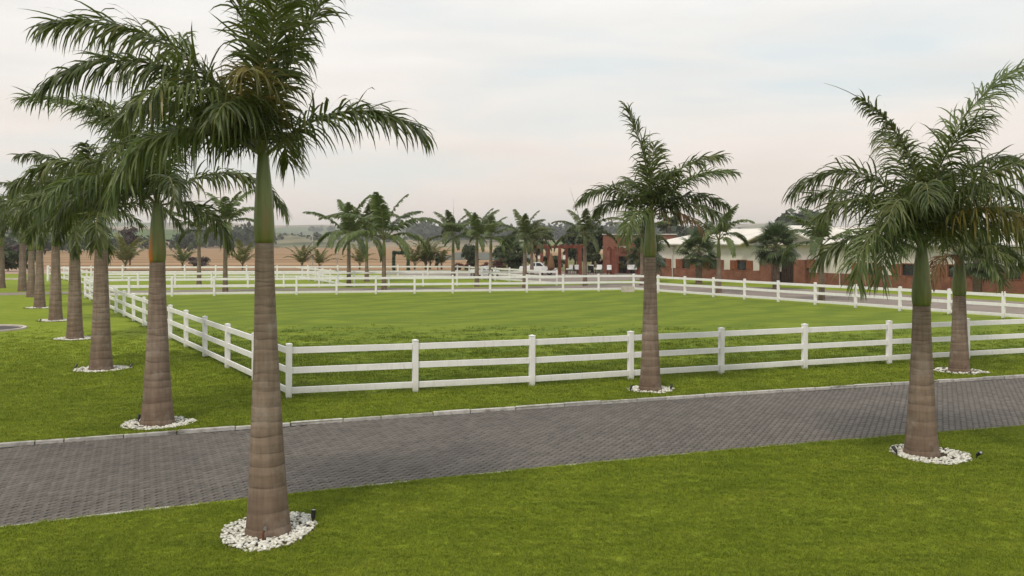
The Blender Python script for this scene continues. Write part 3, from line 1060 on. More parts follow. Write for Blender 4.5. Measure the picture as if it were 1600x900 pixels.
def palm(u, v, v_sh, v_top, r0, r1, fronds, label, detail=1, shaft='shaft', seed=0, lean=0.0, group=None, cat="palm tree", dens=62, ll=0.74,
         lw=0.040, droop=0.9, spear=None, lib=False, name="palm_tree", xy=None, mat=None, **fkw):
    if mat: fronds = [f[:4] + (mat,) + f[5:] for f in fronds]
    x, y = xy if xy else G(u, v)
    hs, ht = HT(v_sh, y), HT(v_top, y)
    root = empty(name, (x, y, 0), 0, label, cat, group)
    root.rotation_euler[1] = R(lean)
    inst("trunk", trunk_mesh(hs, r0, r1, seed, 28 if detail else 14), root)
    sh = inst("crownshaft", shaft_mesh(ht - hs, r1 * 1.02, r1 * .62, M[shaft]), root, (0, 0, hs))
    rs = random.Random(seed * 13 + 5)
    for i, fr in enumerate(fronds):
        az, e0, e1, L, mat = fr[:5]
        ex = dict(fr[5]) if len(fr) > 5 else {}
        kw = dict(L=L, e0=e0, e1=e1, n=int(dens * L / 2.8), ll=ll, lw=lw, droop=droop, seed=seed * 50 + i)
        kw.update(fkw)
        kw.update(ex)
        key = None
        if lib:                                                     # far palms share a library of fronds
            b0, b1 = round(e0 / 12) * 12, round(e1 / 20) * 20
            kw.update(e0=b0, e1=b1, L=2.8, seed=int(abs(b0 * 7 + b1)), n=dens)
            key = (b0, b1, dens, mat, lw)
        me = frond_mesh(key, M[mat], **kw)
        sc = L / 2.8 if lib else 1.0
        inst("frond", me, root, (0, 0, ht - 0.02 + rs.uniform(-.05, .06)), (0, 0, R(az)), (sc, sc, sc))
    if spear:
        k = MB()
        L, ang, az = spear
        d = Vector((math.cos(R(ang)) * math.cos(R(az)), math.cos(R(ang)) * math.sin(R(az)), math.sin(R(ang))))
        k.tube([Vector((0, 0, 0)), d * L * .5, d * L], [0.028, .02, .003], 6)
        k.build("spear_leaf", M['rachis'], root, (0, 0, ht))
    return root


ROW = "palms along the white paddock fence"
# P1: the big near palm
palm(419, 833, 380, 243, 0.285, 0.118, [
    (-6, 46, -40, 2.35, 'leaf'),
    (178, 88, 62, 3.3, 'leaf', dict(droop=.35)),
    (4, 80, 38, 3.3, 'leaf', dict(droop=.6)),
    (80, 84, 40, 3.0, 'leaf'),
    (185, 67, -12, 3.5, 'leaf', dict(droop=1.0, ll=.82)),
    (206, 64, -42, 3.1, 'leaf', dict(droop=1.3, ll=.80)),
    (210, 38, -86, 2.35, 'leaf_l', dict(droop=1.3, ll=.80)),
    (170, 50, -30, 2.3, 'leaf', dict(droop=1.2)),
    (238, 58, -52, 2.5, 'leaf', dict(droop=1.2)),
    (-82, 76, -22, 1.9, 'leaf_y', dict(droop=1.2)),
    (262, 62, -50, 1.7, 'leaf', dict(droop=1.3)),
    (130, 50, -36, 2.6, 'leaf'),
    (160, 30, -40, 2.3, 'leaf'),
    (300, 84, 30, 2.8, 'leaf', dict(droop=.5)),
    (92, 40, -50, 1.9, 'leaf'),
], "nearest royal palm, its crown cut off at the top, on the near lawn", seed=1, lean=-0.75, dens=108, ll=.72, lw=.032)
# P2
palm(246, 663, 410, 318, 0.34, 0.155, [
    (8, 50, -68, 3.15, 'leaf', dict(droop=1.3)),
    (178, 75, -8, 4.0, 'leaf_l', dict(droop=.6)),
    (60, 88, 70, 3.7, 'leaf_l'),
    (150, 76, 8, 3.5, 'leaf'),
    (198, 54, -52, 3.2, 'leaf', dict(droop=1.2)),
    (228, 46, -70, 2.9, 'leaf_l', dict(droop=1.3)),
    (35, 14, -80, 1.9, 'leaf', dict(droop=1.3)),
    (92, 70, -10, 3.2, 'leaf'),
    (300, 52, -66, 2.3, 'leaf', dict(droop=1.3)),
    (262, 74, -48, 2.6, 'leaf', dict(droop=1.3)),
    (170, 30, -60, 2.7, 'leaf', dict(droop=1.3)),
    (120, 50, -40, 2.9, 'leaf'),
    (245, 80, 0, 2.8, 'leaf'),
], "royal palm with an orange streak on its crownshaft, standing by the far kerb at left", seed=2, shaft='shaft_o', dens=90, lw=.038, group=ROW)
# P3
rr_ = random.Random(33)
palm(158, 578, 390, 338, 0.335, 0.18, [(182, 76, -10, 3.3, 'leaf', dict(droop=1.3)), (176, 40, -58, 3.0, 'leaf', dict(droop=1.3))] + generic_fronds(rr_, 11, 2.8)[1:],
     "second royal palm from the road in the left row, between two thicker crowns", seed=3, dens=84, lw=.048, group=ROW)
palm(117, 530, 393, 352, 0.325, 0.185, generic_fronds(rr_, 12, 2.9), "third royal palm of the left row, its pebble ring seen as a thin white line", seed=4, dens=60, lw=.065, group=ROW)
palm(87, 501, 384, 340, 0.325, 0.185, generic_fronds(rr_, 12, 3.0), "fourth royal palm of the left row, left of the side fence", seed=5, dens=54, lw=.07, group=ROW)
LIBK = dict(lib=True, dens=46, lw=.085, detail=0)
palm(62, 481, 391, 345, 0.325, 0.18, generic_fronds(rr_, 12, 3.0), "pale-trunked royal palm of the left row, fifth from the road, left of the lone post", seed=6, group=ROW, **LIBK)
palm(49, 464, 392, 345, 0.325, 0.18, generic_fronds(rr_, 12, 3.0), "sixth royal palm of the left row, its foot on the edge of the grey path", seed=7, group=ROW, **LIBK)
palm(35, 455, 380, 350, 0.34, 0.2, generic_fronds(rr_, 12, 3.0), "farthest royal palm of the left row, standing behind the grey path", seed=8, group=ROW, **LIBK)
palm(2, 450, 385, 345, 0.34, 0.2, generic_fronds(rr_, 12, 3.2), "royal palm at the left picture edge behind the left row", seed=9, group=ROW, **LIBK)
# P9
palm(1016, 610, 402, 335, 0.285, 0.145, [
    (180, 89, 62, 2.85, 'leaf', dict(droop=.6, ll=.66)),
    (70, 86, 62, 1.9, 'leaf', dict(droop=.6)),
    (4, 72, -4, 2.6, 'leaf', dict(droop=.8)),
    (-24, 54, -8, 2.45, 'leaf_l', dict(droop=.6)),
    (10, 38, -34, 2.2, 'leaf', dict(droop=1.3)),
    (176, 60, -46, 2.15, 'leaf', dict(droop=1.2)),
    (236, 22, -86, 1.75, 'leaf_l', dict(droop=.5)),
    (-14, 30, -50, 2.0, 'leaf', dict(droop=1.2)),
    (-30, 20, -55, 1.5, 'leaf_b', dict(droop=1.3, sparse=.6)),
    (110, 60, -10, 2.0, 'leaf'),
    (290, 74, 0, 1.7, 'leaf'),
    (60, 50, -30, 2.1, 'leaf'),
    (160, 46, -46, 1.6, 'leaf'),
], "royal palm in front of the middle of the front fence, spiky crown against the sky", seed=10, dens=92, ll=.66, lw=.040, spear=(2.15, 88, 90), group=ROW)
# P10
palm(1440, 710, 478, 388, 0.30, 0.150, [
    (181, 80, -46, 3.15, 'leaf', dict(droop=.9, ll=.78)),
    (179, 96, 14, 3.75, 'leaf', dict(droop=.8, ll=.38, sparse=.15, end=.80, start=.3)),
    (3, 86, 22, 4.2, 'leaf_l', dict(droop=.7, ll=.82)),
    (-14, 72, -36, 3.6, 'leaf', dict(droop=1.3, ll=.84)),
    (28, 66, -10, 3.4, 'leaf', dict(droop=1.0)),
    (200, 56, -40, 2.5, 'leaf', dict(droop=1.0)),
    (226, 40, -84, 2.2, 'leaf_l', dict(droop=1.0)),
    (218, 46, -88, 2.7, 'leaf_l', dict(droop=1.0, ll=.80)),
    (250, 78, -52, 2.6, 'leaf', dict(droop=1.3)),
    (-50, 62, -66, 2.5, 'leaf_y', dict(droop=1.3)),
    (6, 40, -52, 2.6, 'leaf', dict(droop=1.4)),
    (90, 78, 20, 3.0, 'leaf'),
    (130, 58, -20, 2.7, 'leaf'),
    (60, 66, -10, 2.9, 'leaf'),
    (300, 74, -46, 2.6, 'leaf', dict(droop=1.2)),
    (232, 66, -56, 2.5, 'leaf', dict(droop=1.2)),
    (165, 34, -56, 2.0, 'leaf', dict(droop=1.4)),
    (-75, 86, 20, 2.8, 'leaf'),
    (340, 56, -60, 2.6, 'leaf_l', dict(droop=1.3)),
], "shaggy royal palm on the near lawn at right, ringed by white pebbles beside the road", seed=11, dens=98, ll=.76, lw=.031)
palm(1499, 581, 462, 398, 0.30, 0.175, [
    (180, 50, -60, 2.0, 'leaf'), (-60, 12, -86, 1.7, 'leaf_l', dict(droop=.6)), (210, 12, -84, 1.6, 'leaf_b', dict(droop=1.2)),
    (0, 60, -40, 2.6, 'leaf', dict(droop=1.3)), (15, 30, -60, 2.6, 'leaf', dict(droop=1.3)), (-30, 56, -50, 2.4, 'leaf'), (90, 60, -20, 2.3, 'leaf'), (150, 70, 0, 2.4, 'leaf'),
    (250, 60, -60, 2.0, 'leaf'), (30, 80, 30, 2.6, 'leaf'), (300, 40, -80, 2.0, 'leaf')],
     "royal palm half hidden behind the shaggy right palm, outside the fence", seed=12, dens=76, lw=.048, group=ROW)

LANE = "palms along the lane behind the paddock"
rl = random.Random(91)
for (u, v, vs, vt, L, lab, sp) in [
    (352, 456, 388, 352, 3.0, "slim royal palm behind the far fence, between the two biggest left palms", None),
    (311, 445, 384, 362, 2.6, "brownish royal palm left of the slim one, in the second paddock", None),
    (545, 448, 392, 374, 3.7, "left one of the pair of tall palms left of centre", None),
    (600, 453, 400, 375, 3.9, "right one of the pair of tall palms, left of the topiary arch", None),
    (573, 440, 408, 372, 3.9, "palm squeezed between the pair of tall palms left of centre", None),
    (708, 436, 395, 372, 3.2, "dark palm with a thin spike standing straight up from its crown", (4.0, 89, 0)),
    (745, 448, 392, 375, 2.7, "bright green palm right of the dark spiked palm", None),
    (767, 438, 390, 372, 2.6, "slim palm close right of the bright green palm", None),
    (820, 450, 395, 374, 2.5, "palm in front of the white car left of the red pergola", None),
    (831, 434, 392, 380, 2.6, "thick-stemmed palm hiding the back of the white car", None),
    (914, 447, 384, 370, 2.9, "palm before the big dark tree, a thin spike leaning left above it", (4.4, 73, 180)),
    (1003, 446, 395, 372, 2.6, "palm before the brick building, left of the mid-field palm trunk", None),
    (1123, 458, 402, 375, 2.9, "palm before the stable windows with a bright green crownshaft", None),
    (1284, 470, 402, 384, 2.9, "palm right of the stable entrance, its crown touching the shaggy palm", None),
]:
    palm(u, v, vs, vt, .22 if v > 440 else .26, .14, generic_fronds(rl, 11, L * 1.2, low=.8), lab, seed=20 + u % 97, spear=sp, group=LANE, lib=True, dens=54, lw=.085, detail=0, ll=.52, droop=.75, lift=.15, start=.2, neat=.35, mat=('leaf_l' if u in (545, 600, 745, 767, 1123, 1284, 352) else None))

# young feathery palms in front of the fields
YG = "young palms along the ploughed field"


def young(u, v, L, n, lab, mat='leaf_l', stems=1):
    x, y = G(u, v)
    root = empty("young_palm", (x, y, 0), 0, lab, "young palm", YG)
    for st in range(stems):
        sx, sy = (rl.uniform(-.9, .9), rl.uniform(-.5, .5)) if stems > 1 else (0, 0)
        h = rl.uniform(.3, .6) if stems == 1 else rl.uniform(.5, 1.8)
        k = MB()
        k.tube([(sx, sy, 0), (sx * 1.1, sy, h)], [.13, .09], 8)
        k.build("stem", M['bark'], root)
        for i in range(n):
            f = i / n
            az = i * 137.5 + rl.uniform(-20, 20)
            e0 = round((84 - 34 * f) / 12) * 12
            e1 = round((50 - 85 * f) / 20) * 20
            me = frond_mesh((e0, e1, 26, mat, .1), M[mat], L=2.8, e0=e0, e1=e1, n=42, ll=.5, lw=.07, droop=.45, lift=.15, start=.2, neat=.35, seed=int(abs(e0 + 3 * e1)))
            s_ = L / 2.8 * rl.uniform(.85, 1.1)
            inst("frond", me, root, (sx * 1.1, sy, h - .05), (0, 0, R(az)), (s_, s_, s_))


young(472, 421, 3.6, 12, "bushy young palm in front of the field, left of the floodlight pole", 'leaf_n')
young(499, 421, 3.2, 9, "thin young palm right of the floodlight pole", 'leaf_n')
young(379, 421, 3.8, 12, "olive young palm behind the far fence, left of the biggest trunk", 'leaf_n')
young(196, 421, 4.6, 12, "large feathery young palm behind the fence at left, right of the second row trunk", 'leaf_n')
young(562, 421, 3.2, 9, "young palm below the pair of tall palms, left of the topiary arch", 'leaf_n')
young(648, 421, 3.8, 9, "young palm just right of the topiary arch", 'leaf_n')
young(668, 421, 3.5, 9, "many-stemmed yellowish palm clump left of the dark spiked palm", 'leaf_n', 3)
young(690, 421, 3.0, 8, "low young palm beside the clipped green column", 'leaf_n')
young(285, 420, 3.4, 9, "young palm half hidden by the crown of the orange-streaked palm", 'leaf_l')


# fan palms
def fan_leaf_mesh():
    if 'fan' in FCACHE: return FCACHE['fan']
    V, Fc, mi = [], [], []
    k = MB()
    k.tube([(0, 0, 0), (.5, 0, .06), (1.0, 0, .0)], [.025, .018, .012], 5, 1)
    n = 26
    rs = random.Random(4)
    for i in range(n):
        a = R(-125 + 250 * i / (n - 1))
        L = (1.0 - .25 * abs(a) / 2.2) * rs.uniform(.92, 1.05)
        d = Vector((math.cos(a), math.sin(a), 0))
        w = Vector((-d.y, d.x, 0)) * .055
        o = Vector((1.0, 0, 0))
        p1 = o + d * L * .5 + Vector((0, 0, .04 if i % 2 else -.02))
        p2 = o + d * L * .8 + Vector((0, 0, -.10))
        p3 = o + d * L + Vector((0, 0, -.34 * rs.uniform(.6, 1.3)))
        k.add([o, p1 - w, p1 + w, p2 - w * .7, p2 + w * .7, p3], [(0, 1, 2), (1, 3, 4, 2), (3, 5, 4)], 0)
    FCACHE['fan'] = k.mesh("fan_leaf", [M['fan'], M['rachis']])
    return FCACHE['fan']


def fan_palm(u, v, vc, sc, lab, nleaf=34, r=.28, xy=None):
    x, y = xy or G(u, v)
    h = HT(vc, y)
    root = empty("fan_palm", (x, y, 0), 0, lab, "fan palm", "fan palms before the stable")
    rs = random.Random(u)
    k = MB()
    k.lathe([(r * 1.2, -.05), (r, .3), (r * .9, h * .6), (r * .8, h)], 12)
    for j in range(int(h / .16)):                       # criss-cross leaf bases
        for q in range(7):
            a = (q + .5 * (j % 2)) / 7 * 6.283
            z = .15 + j * .16
            c, s_ = math.cos(a), math.sin(a)
            k.add([(c * r * .9 - s_ * .09, s_ * r * .9 + c * .09, z), (c * r * .9 + s_ * .09, s_ * r * .9 - c * .09, z), (c * (r + .08), s_ * (r + .08), z + .22)],
                  [(0, 1, 2)])
    k.build("trunk", M['trunk'], root)
    fm = fan_leaf_mesh()
    for i in range(nleaf):
        f = i / (nleaf - 1)
        el = R(82 - 128 * f + rs.uniform(-8, 8))
        s_ = sc * rs.uniform(.85, 1.1)
        inst("fan_leaf", fm, root, (0, 0, h + .25 * (1 - f)), (rs.uniform(-.4, .4), -el, R(i * 137.5)), (s_, s_, s_))
    return root


fan_palm(1213, 452, 388, 1.12, "big fan palm before the left pillar of the stable entrance", 38)
fan_palm(1092, 444, 396, 1.05, "fan palm behind the palm with the bright green crownshaft", 30)
fan_palm(1527, 461, 408, 1.1, "fan palm with a criss-cross trunk at far right by the stable wall", 30, .30)
fan_palm(797, 424, 398, 1.25, "dark low fan palm left of the pergola, right of the grey field", 36)
fan_palm(1010, 440, 398, 1.2, "fan palm squeezed between brick building and mid-field palm trunk", 28)


# ------------------------------------------------------------------ shrubs and trees
def crown_mesh(name, rx, ry, rz, n, leaf, mat, seed, clumps=14, cz=None, core=.55):
    rs = np.random.RandomState(seed)
    cz = rz if cz is None else cz
    cl = rs.normal(0, 1, (clumps, 3))
    cl /= np.linalg.norm(cl, axis=1)[:, None]
    cl *= (rs.rand(clumps, 1) ** .45) * .74
    cr = rs.uniform(.26, .46, clumps)
    idx = rs.randint(0, clumps, n)
    d = rs.normal(0, 1, (n, 3))
    d /= np.linalg.norm(d, axis=1)[:, None]
    d[:, 2] = np.where(d[:, 2] < -.3, -d[:, 2] * .5, d[:, 2])
    p = cl[idx] + d * cr[idx][:, None] * rs.uniform(core, 1.06, (n, 1))
    p *= np.array([rx, ry, rz])
    p[:, 2] += cz
    nn = d + rs.normal(0, .6, (n, 3))
    nn /= np.linalg.norm(nn, axis=1)[:, None]
    a = np.cross(nn, rs.normal(0, 1, (n, 3)))
    a /= np.linalg.norm(a, axis=1)[:, None]
    b = np.cross(nn, a)
    sz = leaf * rs.uniform(.6, 1.3, (n, 1))
    V = np.stack([p - a * sz, p + b * sz * .42, p + a * sz, p - b * sz * .42], 1).reshape(-1, 3)
    Fc = (np.arange(n * 4).reshape(-1, 4)).tolist()
    return np_mesh(name, V, Fc, [mat])


def shrub(name, u, v, rx, ry, rz, n, leaf, mat, lab, cat, group=None, trunk=None, xy=None, cz=None):
    x, y = xy or G(u, v)
    root = empty(name, (x, y, 0), 0, lab, cat, group)
    inst("crown", crown_mesh("crown", rx, ry, rz, n, leaf, M[mat], u + int(v), cz=cz), root)
    h = (cz or rz)
    k = MB()
    r = trunk or .07
    k.tube([(0, 0, -.05), (.05 * rx, 0, h * .5), (0, .02, h)], [r, r * .75, r * .4], 7)
    for i in range(4):
        a = i * 1.7
        k.tube([(.03 * rx, 0, h * .45), (math.cos(a) * rx * .45, math.sin(a) * ry * .45, h * 1.1)], [r * .5, r * .15], 5)
    k.build("trunk", M['bark'], root)
    return root


TR = "dark trees behind the pergolas"
shrub("broadleaf_tree", 925, 426, 3.0, 2.4, 2.7, 5200, .30, 'bush', "big dark tree filling the gap between pergola and brick building", "tree", TR, .2, cz=3.0)
shrub("broadleaf_tree", 898, 424, 2.0, 1.8, 2.4, 2600, .28, 'bush', "dark leafy tree rising behind the right end of the red pergola", "tree", TR, .16, cz=2.9)
shrub("broadleaf_tree", 866, 421, 1.9, 1.4, 1.05, 1500, .24, 'bush', "low dark green bush seen through the open pergola", "tree", TR, .1)
shrub("broadleaf_tree", 838, 422, 1.6, 1.6, 2.9, 1500, .3, 'bush_o', "olive-leaved tree behind the thick-stemmed palm", "tree", TR, .14, cz=3.1)
shrub("broadleaf_tree", 853, 416, 1.5, 1.4, 1.2, 1100, .3, 'bush', "round dark tree top above the pergola beam", "tree", TR, .16, cz=4.6)
shrub("shrub", 735, 424, 1.5, 1.2, 1.9, 2200, .24, 'bush', "dark bush under the dark spiked palm", "shrub")
shrub("shrub", 782, 423, 1.6, 1.2, 1.5, 1600, .24, 'bush', "dark bush beside the low fan palm", "shrub")
shrub("shrub", 806, 425, 1.8, 1.3, 1.5, 1800, .24, 'bush', "dense dark bush behind the palm before the car", "shrub")
shrub("shrub", 12, 424, 4.5, 2.0, 1.6, 2600, .34, 'bush', "long dark green bush at the far left edge", "shrub")
shrub("shrub", 40, 419, 4.0, 2.0, 1.9, 1500, .34, 'bush_g', "brownish leafless thicket behind the left row of palms", "shrub")
shrub("bare_tree", 203, 414, 2.2, 2.0, 2.6, 1300, .26, 'bush_g', "grey-brown nearly bare tree behind the large young palm at left", "tree", None, .14, cz=4.2)
shrub("shrub", 312, 421, 1.9, 1.2, 1.0, 1100, .22, 'bush_g', "brown shrub at the foot of the brownish palm", "shrub")
shrub("broadleaf_tree", 1042, 418, 1.9, 1.7, 1.5, 1400, .3, 'bush', "small round tree above the stable roof's left end", "tree", None, .14, cz=6.6)
RS_ = "red shrubs along the forecourt"
for i, (u, s_, lab) in enumerate([(716, .7, "low dark red shrub nearest the spiked palm"), (730, .6, "low dark red shrub left of the bright green palm"),
                                  (757, .6, "red shrub between two slim palm stems"), (779, .95, "largest red shrub, pointed, left of the dark fan palm"),
                                  (802, .75, "red shrub behind the white car's boot"), (936, .9, "reddish shrub at the foot of the big dark tree")]):
    shrub("red_shrub", u, 424.5, s_ * 1.2, s_, s_, 420, .16, 'bush_r', lab, "shrub", RS_)
shrub("clipped_column", 684, 421.5, .42, .42, 1.25, 900, .12, 'bush', "narrow clipped green column right of the topiary arch", "shrub")


def arch():
    x, y = G(626.5, 422)
    root = empty("topiary_arch", (x, y, 0), 0, "square leafy green garden arch before the ploughed field", "garden arch")
    for nm, c, sx, sz in (("side", (-.95, 0, 1.2), .2, 1.25), ("side", (.95, 0, 1.2), .2, 1.25), ("top", (0, 0, 2.3), 1.1, .22)):
        rs = np.random.RandomState(int(sx * 100 + c[0] * 10 + 50))
        n = 700
        p = rs.uniform(-1, 1, (n, 3)) * np.array([sx, .22, sz]) + np.array(c)
        a = rs.normal(0, 1, (n, 3)); a /= np.linalg.norm(a, axis=1)[:, None]
        b = np.cross(a, rs.normal(0, 1, (n, 3))); b /= np.linalg.norm(b, axis=1)[:, None]
        s_ = .1
        V = np.stack([p - a * s_, p + b * s_ * .6, p + a * s_, p - b * s_ * .6], 1).reshape(-1, 3)
        inst(nm, np_mesh(nm, V, np.arange(n * 4).reshape(-1, 4).tolist(), [M['bush_b']]), root)
    k = MB()
    for sx in (-.95, .95): k.tube([(sx, 0, -.02), (sx, 0, 2.3)], .04, 6)
    k.tube([(-.95, 0, 2.3), (.95, 0, 2.3)], .04, 6)
    k.build("frame", M['black'], root)


arch()


def far_wood(name, spots, seed, mat='wood_l'):
    """each spot: u0, u1, distance range, base height, count, tree height"""
    rs = np.random.RandomState(seed)
    Vs = []
    for (u0, u1, y0, y1, z, cnt, h) in spots:
        for _ in range(cnt):
            y = rs.uniform(y0, y1)
            x = (rs.uniform(u0, u1) - 800) / F * y
            hh = h * rs.uniform(.6, 1.2)
            rw = hh * rs.uniform(.22, .42)
            n = 46
            d = rs.normal(0, 1, (n, 3)); d /= np.linalg.norm(d, axis=1)[:, None]
            p = d * (rs.rand(n, 1) ** .4) * np.array([rw, rw, hh * .46]) + np.array([x, y, z + hh * .54])
            a = rs.normal(0, 1, (n, 3)); a /= np.linalg.norm(a, axis=1)[:, None]
            b = np.cross(a, rs.normal(0, 1, (n, 3))); b /= np.linalg.norm(b, axis=1)[:, None]
            s_ = rw * .42
            Vs.append(np.stack([p - a * s_, p + b * s_ * .7, p + a * s_, p - b * s_ * .7], 1).reshape(-1, 3))
    V = np.concatenate(Vs)
    o = inst(name, np_mesh(name, V, np.arange(len(V)).reshape(-1, 4).tolist(), [M[mat]]))
    return tag(o, kind='stuff')


far_wood("far_wood", [
    (285, 425, 520, 640, -.2, 80, 12), (415, 660, 800, 1000, 2, 60, 9), (-120, 130, 300, 420, -.2, 60, 7), (120, 300, 330, 420, -.2, 30, 6),
    (640, 720, 900, 1100, 4, 60, 17), (700, 1060, 900, 1200, 4, 240, 18), (1040, 1110, 330, 380, 0, 40, 9), (1225, 1275, 300, 360, 0, 26, 13),
    (1100, 1900, 700, 900, 0, 120, 13), (-300, 60, 700, 900, 3, 80, 12), (60, 300, 820, 1050, 5, 60, 10), (480, 640, 1900, 2300, 24, 60, 12), (-600, -120, 400, 620, 0, 60, 10), (1000, 1700, 1000, 1300, 7, 90, 12)], 11)


# ------------------------------------------------------------------ stable, brick building, pergolas
def stable():
    c0 = Vector((15.6, 101.8, 0))
    d = Vector((.553, -.835, 0)).normalized()
    ang = math.atan2(d.y, d.x)
    root = empty("stable", c0, ang, "long cream stable with brick base, red shutters and pale metal roof", "stable")
    # local x along the facade, local +y into the building
    s0, s1, D = -.7, 54.0, 10.0
    EA, SILL, LIN = 3.47, 1.03, 1.95
    wins = [.45, 4.05, 7.9, 11.65, 25.6, 29.5, 33.5, 38.0, 42.0, 46.0]
    hw = .62
    door = (16.4, 18.2)
    k = MB()
    k.box(s0, door[0], .0, .25, SILL - .05, SILL) if False else None
    # masonry panels around the openings
    edges = [s0]
    for w in wins[:4]: edges += [w - hw, w + hw]
    edges += [door[0]]
    spans = [(edges[i], edges[i + 1]) for i in range(0, len(edges), 2)]
    e2 = [door[1]]
    for w in wins[4:]: e2 += [w - hw, w + hw]
    e2 += [s1]
    spans += [(e2[i], e2[i + 1]) for i in range(0, len(e2), 2)]
    for a, b in spans: k.box(a, b, 0, .25, SILL, LIN)
    k.box(s0, s1, 0, .25, 2.55, EA)
    k.box(s0, door[0], 0, .25, LIN, 2.55)
    k.box(door[1], s1, 0, .25, LIN, 2.55)
    k.box(s0, s0 + .25, .25, D, 0, EA)
    k.box(s1 - .25, s1, .25, D, 0, EA)
    k.box(s0, s1, D - .25, D, 0, EA)
    # gable over the entrance
    g0, g1, gx = 12.4, 21.6, 17.0
    k.add([(g0 + .4, -.01, EA), (g1 - .4, -.01, EA), (gx, -.01, 5.1), (g0 + .4, .25, EA), (g1 - .4, .25, EA), (gx, .25, 5.1)], [(0, 1, 2), (5, 4, 3), (0, 3, 4, 1)])
    k.build("wall", M['wallw'], root)
    k = MB()
    k.box(s0 - .04, door[0] - .6, -.06, .2, -.1, SILL - .002)
    k.box(door[1] + .6, s1 + .04, -.06, .2, -.1, SILL - .002)
    for x in np.arange(2.2, 50, 3.85):
        if not (14 < x < 20): k.box(x - .16, x + .16, -.10, -.062, -.1, SILL + .02)
    k.build("plinth", M['brick'], root)
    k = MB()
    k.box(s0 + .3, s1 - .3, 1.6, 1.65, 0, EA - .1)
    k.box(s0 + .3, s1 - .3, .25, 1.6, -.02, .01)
    k.build("interior_shade_sheet", M['dark'], root)  # near-black sheets stand in for the shade behind the openings
    for x0, x1 in ((14.35, 15.75), (18.35, 19.6)):
        k = MB(); k.box(x0, x1, -.55, .10, -.1, 2.05 + (x0 > 16) * .1); k.build("pillar", M['brick'], root)
    k = MB(); k.box(19.62, 20.35, -.35, .12, 1.45, 2.2); k.build("brick_block", M['brick'], root)
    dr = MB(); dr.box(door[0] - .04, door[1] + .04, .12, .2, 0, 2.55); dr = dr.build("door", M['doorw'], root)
    k = MB()
    for i in range(7):
        x = door[0] + .12 + i * .26
        k.box(x, x + .2, .085, .118, .04, 2.5)
    k.build("door_board", M['doorw'], dr)
    fm = MB()
    fm.box(-hw - .08, -hw + .03, -.04, .12, SILL, LIN + .08); fm.box(hw - .03, hw + .08, -.04, .12, SILL, LIN + .08)
    fm.box(-hw + .03, hw - .03, -.04, .12, LIN, LIN + .08); fm.box(-hw - .12, hw + .12, -.09, .10, SILL - .06, SILL - .004)
    fm = fm.mesh("window", M['shutter'])
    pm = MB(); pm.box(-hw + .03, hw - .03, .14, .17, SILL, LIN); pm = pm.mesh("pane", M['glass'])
    sm = MB(); sm.box(-.36, .36, -.075, -.03, SILL + .02, LIN + .02)
    for i in range(3): sm.box(-.33 + i * .23, -.13 + i * .23, -.09, -.076, SILL + .05, LIN - .01)
    sm = sm.mesh("shutter", M['shutter'])
    for w in wins:
        wo = inst("window", fm, root, (w, 0, 0))
        inst("pane", pm, wo)
        inst("shutter", sm, root, (w - hw - .47, 0, 0))
        inst("shutter", sm, root, (w + hw + .47, 0, 0))
    # hipped roof with cross gable
    o, RZ = .55, 5.0
    x0, x1, y0, y1 = s0 - o, s1 + o, -o, D + o
    r0, r1, ym = s0 + 4.6, s1 - 4.6, D / 2
    t = .09
    k = MB()
    top = [(x0, y0, EA), (x1, y0, EA), (x1, y1, EA), (x0, y1, EA), (r0, ym, RZ), (r1, ym, RZ)]
    k.add([(x, y, z + t) for x, y, z in top] + [(x, y, z) for x, y, z in top[:4]],
          [(0, 1, 5, 4), (1, 2, 5), (2, 3, 4, 5), (3, 0, 4), (0, 6, 7, 1), (1, 7, 8, 2), (2, 8, 9, 3), (3, 9, 6, 0), (9, 8, 7, 6)])
    gz = 5.16
    yr = 5.0
    for sx in (g0 - .15, g1 + .15):
        k.add([(sx, -.95, EA - .02), (gx, -.95, gz), (gx, yr, gz), (sx, yr, EA - .02), (sx, -.95, EA + .08), (gx, -.95, gz + .1), (gx, yr, gz + .1), (sx, yr, EA + .08)],
              [(0, 1, 2, 3), (7, 6, 5, 4), (0, 4, 5, 1), (3, 7, 4, 0)])
    k.build("roof", M['roof'], root)
    k = MB()
    k.box(x0, g0 - .3, y0 - .05, y0 - .003, EA - .06, EA + .05)
    k.box(g1 + .3, x1, y0 - .05, y0 - .003, EA - .06, EA + .05)
    k.build("gutter", M['coping'], root)
    for x in (2.2, 23.0, 35.6):
        k = MB(); k.tube([(x, -.15, 0), (x, -.15, EA - .2)], .05, 6); k.box(x - .3, x + .3, -.3, -.02, 3.05, 3.2); k.build("wall_lamp_bracket", M['pole'], root)


stable()
# roof of another barn showing behind the stable
p = G(1165, 414)
b2 = empty("barn", (p[0] + 22, p[1] + 40, 0), math.atan2(-.835, .553), "pinkish barn roof rising behind the pale stable roof", "barn")
k = MB(); k.box(-16, 26, 0, 12, 0, 5.2); k.build("wall", M['wallw'], b2)
k = MB()
k.add([(-17, -1, 5.21), (27, -1, 5.21), (27, 6, 6.7), (-17, 6, 6.7), (27, 13, 5.21), (-17, 13, 5.21)], [(0, 1, 2, 3), (3, 2, 4, 5), (0, 3, 5), (1, 4, 2), (0, 5, 4, 1)])
k.build("roof", mk_plain("faded_pink_roof", (0.36, 0.27, 0.23), .8, .2, .1, .5), b2)


